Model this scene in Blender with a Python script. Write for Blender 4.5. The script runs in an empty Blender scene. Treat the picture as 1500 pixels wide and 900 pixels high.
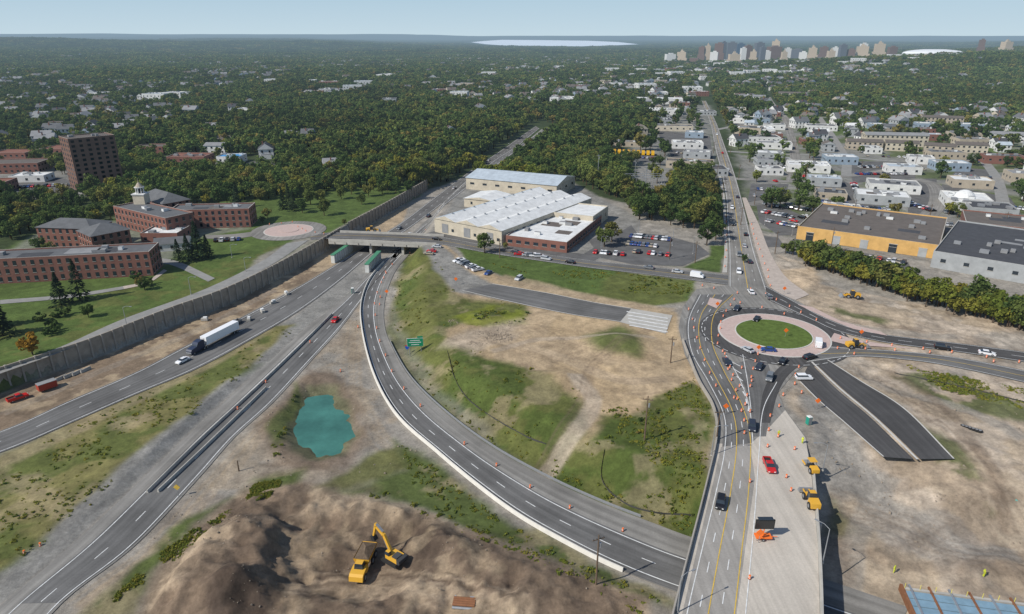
import bpy, math, random, numpy as np
from mathutils import Vector, Matrix
from mathutils.geometry import tessellate_polygon
random.seed(7); RS=np.random.RandomState(11)
scene=bpy.context.scene
# ------------------------------------------------------------------ image pixels -> ground metres, back-projected through the camera onto level planes
CAMH=100.0; PITCH=math.radians(21.65); SP,CP=math.sin(PITCH),math.cos(PITCH)
PL=6.0   # upper ground level, freeway level is 0
def G(u,v,z=0.0):
    x=(u-750)/1000.0; y=(450-v)/1000.0
    t=(CAMH-z)/(SP-y*CP)
    return (x*t,(y*SP+CP)*t)
def GP(pts,z=0.0): return [G(u,v,z) for u,v in pts]
# ------------------------------------------------------------------ noise
_tabs={}
def vnoise(x,y,seed=0):
    if seed not in _tabs: _tabs[seed]=np.random.RandomState(seed+100).rand(256,256)
    T=_tabs[seed]; xi=np.floor(x).astype(int); yi=np.floor(y).astype(int)
    fx=x-xi; fy=y-yi; fx=fx*fx*(3-2*fx); fy=fy*fy*(3-2*fy)
    a=T[xi&255,yi&255];b=T[(xi+1)&255,yi&255];c=T[xi&255,(yi+1)&255];d=T[(xi+1)&255,(yi+1)&255]
    return (a*(1-fx)+b*fx)*(1-fy)+(c*(1-fx)+d*fx)*fy
def fbm(x,y,sc,octv=4,seed=0):
    s=0;a=1;tot=0
    for i in range(octv):
        s=s+a*vnoise(x/sc,y/sc,seed+i); tot+=a; a*=.55; sc*=.48
    return s/tot
def sst(x,a,b):
    t=np.clip((x-a)/(b-a),0,1); return t*t*(3-2*t)
def sdist(x,y,poly):
    x=np.asarray(x,float);y=np.asarray(y,float)
    best=np.full(x.shape,1e18);idx=np.zeros(x.shape,int);ins=np.zeros(x.shape,bool)
    n=len(poly)
    for i in range(n):
        x0,y0=poly[i];x1,y1=poly[(i+1)%n];dx=x1-x0;dy=y1-y0
        L=dx*dx+dy*dy+1e-12
        t=np.clip(((x-x0)*dx+(y-y0)*dy)/L,0,1)
        d=(x-x0-t*dx)**2+(y-y0-t*dy)**2
        m=d<best; best=np.where(m,d,best); idx=np.where(m,i,idx)
        if abs(dy)>1e-12:
            c=((y0>y)!=(y1>y))&(x<dx*(y-y0)/dy+x0); ins^=c
    d=np.sqrt(best); return np.where(ins,-d,d),idx
def within(x,y,poly,m):
    A=np.array(poly);o=np.zeros(x.shape,bool)
    b=np.where((x>A[:,0].min()-m)&(x<A[:,0].max()+m)&(y>A[:,1].min()-m)&(y<A[:,1].max()+m))[0]
    if len(b): o[b]=sdist(x[b],y[b],poly)[0]<m
    return o
# ------------------------------------------------------------------ terrain function
LOWpx=[(-700,850),(-400,720),(-150,625),(0,572),(80,545),(150,520),(250,478),(330,448),(400,413),(460,378),(505,350),(560,318),(612,287),
 (660,255),(720,217),(775,190),(800,180),(812,184),(775,207),(720,240),(670,277),(640,305),(622,335),(605,365),
 (588,395),(574,430),(574,470),(588,520),(615,566),(665,614),(740,664),(820,706),(900,741),(1000,778),
 (1100,785),(1215,775),(1330,765),(1450,800),(1700,850),(1900,1500),(-900,1500)]
LOW=GP(LOWpx)
LW=[.5]*12+[8]*12+[15]*10+[26]*4+[30]*3
LW=np.array(LW[:len(LOW)])
def gau(x,y,c,h,rx,ry,rot=0):
    dx=x-c[0];dy=y-c[1];cr,sr=math.cos(rot),math.sin(rot)
    a=(dx*cr+dy*sr)/rx;b=(-dx*sr+dy*cr)/ry
    return h*np.exp(-(a*a+b*b))
def relief(x,y):
    z=0
    for cx,cy,h,rx,ry in [(1300,1950,38,560,420),(2500,2700,58,900,800),(-3300,4700,66,1300,1100),(-5200,6500,75,1500,2000),(-2600,3000,22,900,600),
                       (-1700,5600,42,900,700),(-2600,7600,55,1300,900),(5500,6000,50,1500,2000),(-900,1700,8,500,300)]:
        z=z+h*np.exp(-(((x-cx)/rx)**2+((y-cy)/ry)**2))
    z=z+sst(y,1600,4500)*(fbm(x,y,1400,3,3)-.5)*26*(1-sst(y,4000,6000)*(np.abs(x-700)<2300))
    z=z+sst(y,15500,22000)*(46+80*fbm(x,y,4500,4,9))
    z=z+sst(y,8500,13000)*sst(-x,1800,5000)*(25+60*fbm(x,y,2600,4,12))
    return z
POND=GP([(450,575),(486,580),(508,606),(517,640),(500,664),(466,671),(432,656),(422,632),(434,600)],-1.2)
PIT=GP([(425,775),(465,748),(525,745),(600,768),(650,805),(640,850),(560,885),(440,880),(395,850),(405,810)],-1)
MND=GP([(225,860),(260,812),(325,765),(405,742),(445,748),(445,780),(425,815),(385,860),(330,895),(240,895)],2)
FD=[(200,960),(225,865),(280,792),(360,722),(440,712),(520,726),(600,740),(680,777),(770,815),(850,852),(950,890),(1000,960)]
FDW=GP(FD)
def feat(x,y):
    n=fbm(x,y,9,3,40)-.5;n2=fbm(x,y,3.5,3,44)-.5
    d,_=sdist(x+n*9,y+n*8,MND); z=3.4*sst(-d,-3,5)*(.45+1.1*fbm(x,y,10,4,31))
    d,_=sdist(x+n*9+n2*4,y-n*7+n2*4,PIT); z=z*(1-.8*sst(-d,-4,3)) - 2.2*sst(-d,-3,5)
    z=z+(gau(x,y,G(345,858,2),2.3,5.5,3.5)+gau(x,y,G(320,872,2),1.5,4,3)+gau(x,y,G(375,868,2),1.2,4,3))*(.5+fbm(x,y,2.0,3,46))+(gau(x,y,G(610,795,1),2.6,5,3.2,.4)+gau(x,y,G(655,805),1.8,7,3.5))*(.5+fbm(x,y,3,3,46))
    z=z+gau(x,y,G(700,830),1.8,14,6)+gau(x,y,G(560,752),1.6,14,3.5,-.2)+gau(x,y,G(830,870),1.4,14,6)
    # ripped, rilled earth inside the borrow area, flat where the machines stand
    df=sdist(x,y,FDW)[0];calm=1-np.clip(gau(x,y,G(555,828),1,9,6)*1.2,0,1)
    rd=1-np.abs(fbm(x+n*4,y+n*4,8,4,48)*2-1)
    z=z+sst(-df,0,5)*calm*((rd-.7)*3.2+(fbm(x,y,13,3,49)-.5)*2.4)
    z=z+gau(x,y,G(820,560,5),1.8,6,5)+gau(x,y,G(905,505,6),2.8,9,7)+gau(x,y,G(1235,660,4),-1.0,4,14)
    z=z+gau(x,y,G(730,590,5),-1.2,16,3,-.7)+gau(x,y,G(1185,415,6),1.2,6,8)+gau(x,y,G(700,470,5),1.2,14,4,.1)
    z=z+gau(x,y,G(1400,740,3),2.0,12,6,.2)+gau(x,y,G(1300,800,1),1.2,9,5,.2)+gau(x,y,G(1450,830,1),1.5,9,5)
    d,_=sdist(x+n*5+n2*3,y+n*5-n2*3,POND); z=z-3.2*sst(-d,-4,6)+.6*np.exp(-((d-6)/2.5)**2)*fbm(x,y,5,3,47)
    z=z+gau(x,y,G(230,640),1.6,14,40,-.32)
    return z
def Hs(x,y):
    x=np.asarray(x,float);y=np.asarray(y,float)
    d,i=sdist(x,y,LOW); s=sst(d/LW[i],0,1)
    fade=1-sst(y,600,850)
    z=PL-PL*(1-s)*fade
    return z+relief(x,y)*(y>900)+0*x
def H1(x,y): return float(Hs(np.array([x]),np.array([y]))[0])
def HT(x,y): return float(Hs(np.array([x]),np.array([y]))[0]+feat(np.array([x]),np.array([y]))[0])
def GT(u,v):
    z=3.0
    for i in range(12):
        x,y=G(u,v,z); z=.5*z+.5*HT(x,y)
    return x,y,z
# ------------------------------------------------------------------ materials
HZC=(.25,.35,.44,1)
def add_painted_haze(nt,sh,out):  # aerial haze painted on as emission, growing with distance from the origin
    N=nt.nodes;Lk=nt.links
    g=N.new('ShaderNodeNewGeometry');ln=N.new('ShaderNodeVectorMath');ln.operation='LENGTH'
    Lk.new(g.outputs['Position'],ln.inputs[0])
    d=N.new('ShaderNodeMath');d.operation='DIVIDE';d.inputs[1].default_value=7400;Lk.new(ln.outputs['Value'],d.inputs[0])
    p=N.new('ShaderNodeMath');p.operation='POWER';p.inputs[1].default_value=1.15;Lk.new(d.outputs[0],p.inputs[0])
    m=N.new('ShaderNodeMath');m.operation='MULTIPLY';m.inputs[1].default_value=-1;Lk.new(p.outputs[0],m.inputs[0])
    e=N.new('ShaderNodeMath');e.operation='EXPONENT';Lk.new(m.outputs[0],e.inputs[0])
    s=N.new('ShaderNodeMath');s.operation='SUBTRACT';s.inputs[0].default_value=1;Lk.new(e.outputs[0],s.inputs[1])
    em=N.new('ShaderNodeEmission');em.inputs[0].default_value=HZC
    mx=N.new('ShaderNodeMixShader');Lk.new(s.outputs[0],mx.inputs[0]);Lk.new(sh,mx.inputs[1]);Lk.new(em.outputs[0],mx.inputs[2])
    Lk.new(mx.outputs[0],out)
MATS={}
def M(name,col,rough=.85,var=.15,scale=.5,spec=.2,haze=False,metal=0,bump=0,stretch=None):
    if name in MATS: return MATS[name]
    m=bpy.data.materials.new(name);m.use_nodes=True;nt=m.node_tree;N=nt.nodes;Lk=nt.links
    b=N['Principled BSDF'];out=N['Material Output']
    b.inputs['Roughness'].default_value=rough;b.inputs['Metallic'].default_value=metal
    b.inputs['Specular IOR Level'].default_value=spec
    g=N.new('ShaderNodeNewGeometry');n=N.new('ShaderNodeTexNoise');n.inputs['Scale'].default_value=scale
    n.inputs['Detail'].default_value=6;n.inputs['Roughness'].default_value=.65
    Lk.new(g.outputs['Position'],n.inputs['Vector'])
    r=N.new('ShaderNodeMapRange');r.inputs[1].default_value=.3;r.inputs[2].default_value=.7
    r.inputs[3].default_value=1-var;r.inputs[4].default_value=1+var;Lk.new(n.outputs['Fac'],r.inputs[0])
    v=N.new('ShaderNodeVectorMath');v.operation='SCALE';v.inputs[0].default_value=col[:3]
    Lk.new(r.outputs[0],v.inputs['Scale']);Lk.new(v.outputs[0],b.inputs['Base Color'])
    if bump:
        bp=N.new('ShaderNodeBump');bp.inputs['Strength'].default_value=bump;bp.inputs['Distance'].default_value=.1
        Lk.new(n.outputs['Fac'],bp.inputs['Height']);Lk.new(bp.outputs[0],b.inputs['Normal'])
    if haze: add_painted_haze(nt,b.outputs[0],out.inputs[0])
    MATS[name]=m;return m
def paint(name,col,rough=.35): return M(name,col,rough,.04,3,.5)
def road_mat(name,col,patch=.25):
    m=bpy.data.materials.new(name);m.use_nodes=True;nt=m.node_tree;N=nt.nodes;Lk=nt.links;b=N['Principled BSDF']
    b.inputs['Roughness'].default_value=.9;b.inputs['Specular IOR Level'].default_value=.2
    g=N.new('ShaderNodeNewGeometry')
    a=N.new('ShaderNodeTexNoise');a.inputs['Scale'].default_value=.07;a.inputs['Detail'].default_value=5;a.inputs['Roughness'].default_value=.6
    c=N.new('ShaderNodeTexNoise');c.inputs['Scale'].default_value=2.5;c.inputs['Detail'].default_value=5;c.inputs['Roughness'].default_value=.8
    at=N.new('ShaderNodeAttribute');at.attribute_name='across'
    w=N.new('ShaderNodeTexNoise');w.noise_dimensions='3D';w.inputs['Scale'].default_value=1.0;w.inputs['Detail'].default_value=3
    Lk.new(g.outputs['Position'],a.inputs['Vector']);Lk.new(g.outputs['Position'],c.inputs['Vector'])
    Lk.new(at.outputs['Vector'],w.inputs['Vector'])
    def mr(s,lo,hi):
        r=N.new('ShaderNodeMapRange');r.inputs[1].default_value=.3;r.inputs[2].default_value=.7;r.inputs[3].default_value=lo;r.inputs[4].default_value=hi;Lk.new(s,r.inputs[0]);return r.outputs[0]
    def mul(p,q):
        k=N.new('ShaderNodeMath');k.operation='MULTIPLY';Lk.new(p,k.inputs[0]);Lk.new(q,k.inputs[1]);return k.outputs[0]
    f=mul(mul(mr(a.outputs['Fac'],1-patch,1+patch),mr(c.outputs['Fac'],.88,1.12)),mr(w.outputs['Fac'],1-patch,1+patch))
    v=N.new('ShaderNodeVectorMath');v.operation='SCALE';v.inputs[0].default_value=col;Lk.new(f,v.inputs['Scale']);Lk.new(v.outputs[0],b.inputs['Base Color'])
    return m
asph_old=road_mat('asphalt_worn',(.21,.20,.182));asph=road_mat('asphalt',(.13,.127,.122));asph_new=road_mat('asphalt_new',(.07,.068,.067),.22)
conc_road=road_mat('concrete_deck',(.46,.415,.355),.12);conc_dark=road_mat('concrete_deck_lane',(.28,.262,.237),.14)
pinkc=M('pink_concrete',(.47,.36,.32),.9,.12,.8);concrete=M('concrete',(.40,.38,.34),.9,.15,.4)
wallc=M('wall_concrete',(.30,.265,.22),.9,.22,.35,bump=.3)
white=M('white_paint',(.62,.62,.60),.7,.25,.9);yellow=M('yellow_paint',(.58,.39,.07),.7,.2,.9)
orange=paint('orange_plastic',(.85,.17,.02),.5);black=paint('black_rubber',(.02,.02,.02),.8)
glass=M('window_glass',(.03,.04,.05),.15,.2,2,.6);steel=M('galvanised_steel',(.35,.36,.37),.5,.1,2,metal=.5)
wood=M('weathered_wood',(.14,.10,.07),.9,.2,2);cyellow=paint('machine_yellow',(.66,.36,.04),.45);dirtload=M('dirt_load',(.13,.095,.065),1,.3,2,bump=.6)
# ------------------------------------------------------------------ mesh builder
class MB:
    def __init__(s): s.v=[];s.f=[];s.m=[];s.mats=[]
    def mi(s,mat):
        if mat not in s.mats: s.mats.append(mat)
        return s.mats.index(mat)
    def add(s,vs,fs,mat):
        o=len(s.v);s.v+= [tuple(p) for p in vs]
        k=s.mi(mat) if not isinstance(mat,list) else None
        for j,f in enumerate(fs):
            s.f.append(tuple(o+i for i in f)); s.m.append(k if k is not None else s.mi(mat[j]))
    def box(s,c,d,mat,rz=0,top=None,M4=None):
        x,y,z=d[0]/2,d[1]/2,d[2]/2
        vs=[(-x,-y,-z),(x,-y,-z),(x,y,-z),(-x,y,-z),(-x,-y,z),(x,-y,z),(x,y,z),(-x,y,z)]
        cr,sr=math.cos(rz),math.sin(rz)
        vs=[(c[0]+p[0]*cr-p[1]*sr,c[1]+p[0]*sr+p[1]*cr,c[2]+p[2]) for p in vs]
        fs=[(0,3,2,1),(4,5,6,7),(0,1,5,4),(1,2,6,5),(2,3,7,6),(3,0,4,7)]
        s.add(vs,fs,[mat,top or mat,mat,mat,mat,mat])
    def frus(s,x0,x1,w0,z0,X0,X1,w1,z1,side,top=None):
        vs=[(x0,-w0,z0),(x1,-w0,z0),(x1,w0,z0),(x0,w0,z0),(X0,-w1,z1),(X1,-w1,z1),(X1,w1,z1),(X0,w1,z1)]
        fs=[(0,3,2,1),(4,5,6,7),(0,1,5,4),(1,2,6,5),(2,3,7,6),(3,0,4,7)]
        s.add(vs,fs,[side,top or side,side,side,side,side])
    def prof(s,pts,w,mat,y=0):
        n=len(pts);vs=[(p[0],y-w,p[1]) for p in pts]+[(p[0],y+w,p[1]) for p in pts]
        fs=[tuple(range(n)),tuple(range(2*n-1,n-1,-1))]+[((i+1)%n,i,n+i,n+(i+1)%n) for i in range(n)]
        s.add(vs,fs,mat)
    def cyl(s,p0,p1,r0,r1,n,mat):
        p0=Vector(p0);p1=Vector(p1);a=(p1-p0).normalized();t=Vector((1,0,0)) if abs(a.x)<.9 else Vector((0,1,0))
        e=a.cross(t).normalized();g=a.cross(e);vs=[]
        for p,r in((p0,r0),(p1,r1)):
            for i in range(n):
                q=2*math.pi*i/n;vs.append(p+e*math.cos(q)*r+g*math.sin(q)*r)
        fs=[(i,(i+1)%n,n+(i+1)%n,n+i) for i in range(n)]+[tuple(range(n-1,-1,-1)),tuple(range(n,2*n))]
        s.add(vs,fs,mat)
    def mesh(s,name):
        me=bpy.data.meshes.new(name);me.from_pydata(s.v,[],s.f)
        for m in s.mats: me.materials.append(m)
        me.polygons.foreach_set('material_index',s.m);me.update();return me
    def obj(s,name,loc=(0,0,0),rz=0,coll=None):
        return put(name,s.mesh(name),loc,rz)
def put(name,me,loc=(0,0,0),rz=0,sc=1):
    o=bpy.data.objects.new(name,me);o.location=loc;o.rotation_euler=(0,0,rz);o.scale=(sc,sc,sc) if not isinstance(sc,tuple) else sc
    scene.collection.objects.link(o);return o
# ------------------------------------------------------------------ curves / ribbons
def resample(pts,n):
    P=np.array(pts,float);P2=np.vstack([2*P[0]-P[1],P,2*P[-1]-P[-2]]);out=[]
    for i in range(1,len(P2)-2):
        p0,p1,p2,p3=P2[i-1:i+3]
        for t in np.linspace(0,1,12,endpoint=False):
            out.append(.5*((2*p1)+(-p0+p2)*t+(2*p0-5*p1+4*p2-p3)*t*t+(-p0+3*p1-3*p2+p3)*t**3))
    out.append(P[-1]);out=np.array(out)
    s=np.r_[0,np.cumsum(np.linalg.norm(np.diff(out,axis=0),axis=1))]
    q=np.linspace(0,s[-1],n);return np.c_[np.interp(q,s,out[:,0]),np.interp(q,s,out[:,1])]
ROADPOLYS=[]
def ribbon(name,L,R,mat,z=None,zpx=0,n=140,m=4,dz=.08,rec=True,world=False):
    Lw=resample(L if world else GP(L,zpx),n);Rw=resample(R if world else GP(R,zpx),n)
    vs=[];ac=[];dist=0
    wid=float(np.mean(np.linalg.norm(Rw-Lw,axis=1)))
    for i in range(n):
        if i: dist+=float(np.linalg.norm((Lw[i]+Rw[i]-Lw[i-1]-Rw[i-1])/2))
        for j in range(m+1):
            p=Lw[i]*(1-j/m)+Rw[i]*j/m;vs.append([p[0],p[1],0]);ac.append((wid*j/m*.9,dist*.012,0))
    vs=np.array(vs)
    vs[:,2]=(Hs(vs[:,0],vs[:,1])+dz) if z is None else z
    fs=[(i*(m+1)+j,i*(m+1)+j+1,(i+1)*(m+1)+j+1,(i+1)*(m+1)+j) for i in range(n-1) for j in range(m)]
    me=bpy.data.meshes.new(name);me.from_pydata(vs.tolist(),[],fs);me.materials.append(mat)
    at=me.attributes.new('across','FLOAT_VECTOR','POINT');at.data.foreach_set('vector',np.array(ac,float).ravel())
    put(name,me)
    if rec: ROADPOLYS.append([tuple(p) for p in Lw[::4]]+[tuple(Lw[-1])]+[tuple(p) for p in Rw[::-4]])
    return Lw,Rw
def plate(name,pts,mat,z,zpx=None,rec=True,world=False,smooth=False):
    P=pts if world else GP(pts,z if zpx is None else zpx)
    tri=tessellate_polygon([[Vector((p[0],p[1],0)) for p in P]])
    me=bpy.data.meshes.new(name)
    fs=[]
    for t in tri:
        a,b,c=[P[i] for i in t]
        cr=(b[0]-a[0])*(c[1]-a[1])-(b[1]-a[1])*(c[0]-a[0]);fs.append(tuple(t) if cr>0 else tuple(reversed(t)))
    me.from_pydata([(p[0],p[1],z) for p in P],[],fs);me.materials.append(mat)
    at=me.attributes.new('across','FLOAT_VECTOR','POINT');at.data.foreach_set('vector',np.array([(p[0]*.9,p[1]*.02,0) for p in P]).ravel())
    if rec: ROADPOLYS.append(list(P))
    return put(name,me)
marks=MB()
def strip(W,width,mat,z=None,dz=.11,dash=None,mb=None):
    mb=mb or marks
    if mat in (white,yellow) and width<.33: width*=.78
    W=np.array(W,float);d=np.diff(W,axis=0);L=np.linalg.norm(d,axis=1);s=np.r_[0,np.cumsum(L)]
    n=max(2,int(s[-1]/2.0)+1);q=np.linspace(0,s[-1],n)
    segs=[(q[i],q[i+1]) for i in range(n-1)]
    if dash:
        segs=[];a=0
        while a<s[-1]: segs.append((a,min(a+dash[0],s[-1])));a+=dash[0]+dash[1]
    pt=lambda t:np.array([np.interp(t,s,W[:,0]),np.interp(t,s,W[:,1])])
    for a,b in segs:
        if b-a<.05: continue
        p=pt(a);r=pt(b);t=pt(min(b+.1,s[-1]))-pt(max(a-.1,0));t/=np.linalg.norm(t)+1e-9
        nn=np.array([-t[1],t[0]])*width/2
        qs=[p-nn,r-nn,r+nn,p+nn]
        zz=[z]*4 if z is not None else [H1(*p)+dz,H1(*r)+dz,H1(*r)+dz,H1(*p)+dz]
        mb.add([(k[0],k[1],h) for k,h in zip(qs,zz)],[(0,1,2,3)],mat)
def between(LR,f): return LR[0]*(1-f)+LR[1]*f
def wallstrip(mb,W,h,th,mat,z=None,step=3,z0=-.3,cap=None,hb=None):
    W=np.array(W,float);s=np.r_[0,np.cumsum(np.linalg.norm(np.diff(W,axis=0),axis=1))];n=max(2,int(s[-1]/step)+1)
    q=np.linspace(0,s[-1],n);X=np.interp(q,s,W[:,0]);Y=np.interp(q,s,W[:,1])
    T=np.c_[np.gradient(X),np.gradient(Y)];T/=np.linalg.norm(T,axis=1)[:,None]
    Z=Hs(X,Y) if z is None else np.full(n,z)
    vs=[];hb=hb or th
    for i in range(n):
        nx,ny=-T[i,1],T[i,0]
        vs+=[(X[i]-nx*hb/2,Y[i]-ny*hb/2,Z[i]+z0),(X[i]-nx*th/2,Y[i]-ny*th/2,Z[i]+h),(X[i]+nx*th/2,Y[i]+ny*th/2,Z[i]+h),(X[i]+nx*hb/2,Y[i]+ny*hb/2,Z[i]+z0)]
    fs=[]
    for i in range(n-1):
        a=4*i;b=a+4
        fs+=[(a,b,b+1,a+1),(a+1,b+1,b+2,a+2),(a+2,b+2,b+3,a+3)]
    fs+=[(0,1,2,3),(4*n-1,4*n-2,4*n-3,4*n-4)]
    mb.add(vs,fs,mat);return X,Y,T,Z
# ------------------------------------------------------------------ ROADS
SB=ribbon('freeway_road',[(-200,695),(0,632),(100,588),(200,545),(270,508),(350,467),(420,430),(480,395),(540,357),(590,325),(640,287),(700,243),(750,212),(785,192)],
 [(-200,730),(0,664),(100,622),(200,578),(290,540),(370,497),(440,455),(500,410),(552,366),(603,332),(655,293),(712,248),(760,215),(790,195)],asph,n=220)
NB=ribbon('freeway_road',[(-80,960),(10,880),(115,790),(205,705),(300,615),(380,543),(450,480),(500,440),(540,400),(578,366),(615,332),(662,290),(718,247),(765,215),(793,196)],
 [(30,960),(95,880),(200,798),(292,700),(345,640),(400,590),(455,530),(500,480),(530,440),(562,400),(598,362),(635,330),(680,292),(735,248),(780,214),(803,195)],asph_old,n=240)
NBs=ribbon('freeway_lanes',NB[0][4:]*.74+NB[1][4:]*.26,NB[0][4:]*.04+NB[1][4:]*.96,asph,n=200,dz=.10,rec=False,world=True)
RP=ribbon('ramp_road',[(575,372),(545,405),(530,440),(530,480),(546,545),(580,608),(640,663),(700,713),(760,757),(830,797),(900,832),(985,866),(1100,905),(1300,975)],
 [(600,372),(578,400),(564,440),(564,480),(580,520),(606,560),(655,607),(720,655),(800,700),(880,737),(960,768),(1020,790),(1150,830),(1330,890)],asph_old,n=160,dz=.1)
RPs=ribbon('ramp_lanes',RP[0][4:]*.985+RP[1][4:]*.015,RP[0][4:]*.40+RP[1][4:]*.60,asph,n=160,dz=.13,rec=False,world=True)
for f in(.06,.94): strip(between(SB,f),.28,white)
strip(between(SB,.5),.25,white,dash=(3.5,8.5))
for f in(.3,.93): strip(between(NB,f),.28,white,dz=.13)
strip(between(NB,.62),.25,white,dash=(3.5,8.5),dz=.13)
strip(between(RP,.1),.3,white,dz=.16);strip(between(RP,.56),.3,white,dz=.16);strip(between(RP,.32),.25,white,dz=.16,dash=(3.0,7))
A1=[(1020,424),(1000,450),(994,480),(1003,520),(1025,560),(1046,600),(1050,640),(1035,710),(1012,800),(985,905),(955,1040),
 (1203,1040),(1203,905),(1200,800),(1190,700),(1180,640),(1150,600),(1140,575),(1165,545),(1195,527),(1240,515),(1232,492),(1210,465),(1170,442),(1130,425),(1105,412)]
plate('roundabout_road',A1,asph_old,PL+.05)
plate('bridge_deck_surface',[(1128,625),(1150,601),(1180,642),(1189,700),(1198,800),(1201,905),(1201,1035),(958,1035),(988,905),(1015,800),(1038,710),(1050,650),(1100,650)],conc_road,PL+.07,rec=False)
plate('bridge_deck_lane',[(1056,655),(1098,650),(1106,700),(1092,800),(1078,905),(1058,1034),(966,1034),(998,905),(1022,800),(1044,710)],conc_dark,PL+.085,rec=False)
RC=np.array(G(1133,490,PL))
def circ(c,r,n=56,a0=0,a1=2*math.pi): return [(c[0]+r*math.cos(a0+(a1-a0)*i/n),c[1]+r*math.sin(a0+(a1-a0)*i/n)) for i in range(n)]
plate('roundabout_lane',circ(RC,24.5),asph_new,PL+.10,world=True)
def disc_step(mb,c,r,z0,z1,mat,top=None,n=64):
    P=circ(c,r,n);vs=[(p[0],p[1],z0) for p in P]+[(p[0],p[1],z1) for p in P]
    mb.add(vs,[(i,(i+1)%n,n+(i+1)%n,n+i) for i in range(n)]+[tuple(range(n,2*n))],[mat]*n+[top or mat])
lawn=M('mown_lawn',(.09,.13,.03),.95,.3,.6,bump=.4);curb=M('kerb_concrete',(.5,.48,.44),.9,.1,1)
mb=MB();disc_step(mb,RC,18.2,PL,PL+.22,curb);disc_step(mb,RC,17.7,PL+.1,PL+.25,pinkc);disc_step(mb,RC,12.6,PL+.1,PL+.38,curb);disc_step(mb,RC,12.2,PL+.1,PL+.41,lawn)
mb.obj('roundabout_island')
strip(circ(RC,23.6,80)+[circ(RC,23.6,80)[0]],.25,white,z=PL+.12,dash=(2,1.2))
LA=ribbon('south_lane',[(1022,432),(1006,470),(1010,515),(1035,560),(1058,610),(1058,655)],
 [(1075,432),(1048,460),(1044,500),(1062,545),(1086,590),(1100,650)],asph,z=PL+.092,zpx=PL,n=80,rec=False)
LAm=(resample(GP([(1022,432),(1006,470),(1010,515),(1035,560),(1058,610),(1058,660),(1045,720),(1022,810),(1000,900),(970,1035)],PL),120),
 resample(GP([(1075,432),(1048,460),(1044,500),(1062,545),(1086,590),(1100,640),(1098,720),(1088,810),(1078,900),(1062,1035)],PL),120))
LB=ribbon('south_lane',[(1072,535),(1088,560),(1098,590),(1103,640)],[(1120,520),(1128,545),(1130,580),(1122,640)],asph,z=PL+.087,zpx=PL,n=30,rec=False)
LC=ribbon('south_lane',[(1165,520),(1135,545),(1118,575),(1112,620)],[(1200,520),(1160,545),(1140,575),(1128,620)],asph_new,z=PL+.096,zpx=PL,n=30,rec=False)
for f,c,ds in((.08,white,None),(.48,yellow,None),(.3,white,(3,6)),(.72,white,(3,6)),(.97,yellow,None)): strip(between(LAm,f),.25,c,z=PL+.125,dash=ds)
for a in ([(1063,520),(1085,560),(1098,600),(1103,650)],[(1088,520),(1095,560),(1100,600)],[(1138,560),(1118,600),(1112,660),(1105,760),(1092,900)]): strip(resample(GP(a,PL),40),.25,white,z=PL+.127)
for i in range(7):
    v=530+i*11;strip(GP([(1070+i*4.5,v),(1084+i*2,v+7)],PL),.35,white,z=PL+.128)
NR=ribbon('avenue_road',[(1028,148),(1040,180),(1047,215),(1057,255),(1063,290),(1065,330),(1067,370),(1066,420)],
 [(1034,148),(1049,180),(1062,215),(1076,255),(1086,290),(1096,330),(1106,370),(1125,425)],asph_old,z=PL+.06,zpx=PL,n=120)
strip(between(NR,.5),.3,yellow,z=PL+.13);
for f in(.06,.94):strip(between(NR,f),.25,white,z=PL+.13)
for f in(.28,.72):strip(between(NR,f),.2,white,z=PL+.13,dash=(3,9))
palec=M('pale_concrete',(.42,.36,.31),.9,.15,.5)
SWK=ribbon('sidewalk',[(1087,290),(1098,330),(1109,370),(1128,420),(1165,440)],[(1093,290),(1112,330),(1128,370),(1150,405),(1185,432)],palec,z=PL+.12,zpx=PL,n=40)
SWK2=ribbon('sidewalk',[(1052,255),(1058,290),(1060,330),(1061,370),(1058,400)],[(1056,255),(1062,290),(1064,330),(1066,370),(1065,400)],concrete,z=PL+.13,zpx=PL,n=40)
E1=ribbon('east_road',[(1120,418),(1160,440),(1200,462),(1245,480),(1300,491),(1400,503),(1500,516),(1750,550)],[(1125,440),(1160,456),(1195,472),(1230,487),(1300,503),(1400,516),(1500,531),(1750,570)],asph_new,z=PL+.13,zpx=PL,n=90)
E2=ribbon('east_road',[(1208,507),(1260,511),(1330,516),(1400,524),(1500,543),(1750,595)],[(1180,532),(1250,523),(1330,528),(1400,539),(1500,561),(1750,620)],asph,z=PL+.115,zpx=PL,n=80)
for E in(E1,E2):
    zz=PL+.15
    strip(between(E,.07),.25,white,z=zz);strip(between(E,.93),.25,white,z=zz);strip(between(E,.5),.22,yellow if E is E2 else white,z=zz,dash=(4,4) if E is E1 else None)
plate('splitter_island',[(1222,488),(1250,497),(1300,505),(1340,511),(1290,508),(1240,505),(1215,499)],pinkc,PL+.16,rec=False)
plate('splitter_island',[(1168,446),(1210,466),(1250,482),(1300,492),(1290,486),(1230,470),(1190,450)],pinkc,PL+.17,rec=False)
plate('splitter_island',[(1040,436),(1058,440),(1050,452),(1036,446)],pinkc,PL+.17,rec=False)
S1=ribbon('unfinished_road',[(1172,560),(1200,588),(1235,618),(1294,670)],[(1186,531),(1225,570),(1275,612),(1338,673)],asph_new,z=PL+.07,zpx=PL,n=50)
S2=ribbon('unfinished_road',[(1192,531),(1234,570),(1284,612),(1348,673)],[(1212,528),(1262,560),(1325,600),(1397,673)],asph_new,z=PL+.075,zpx=PL,n=50)
strip(resample(GP([(1189,531),(1230,570),(1280,612),(1344,674)],PL),50),.6,curb,z=PL+.2);strip(between(S2,1),.4,curb,z=PL+.2);strip(between(S1,0),.35,curb,z=PL+.2)
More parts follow.
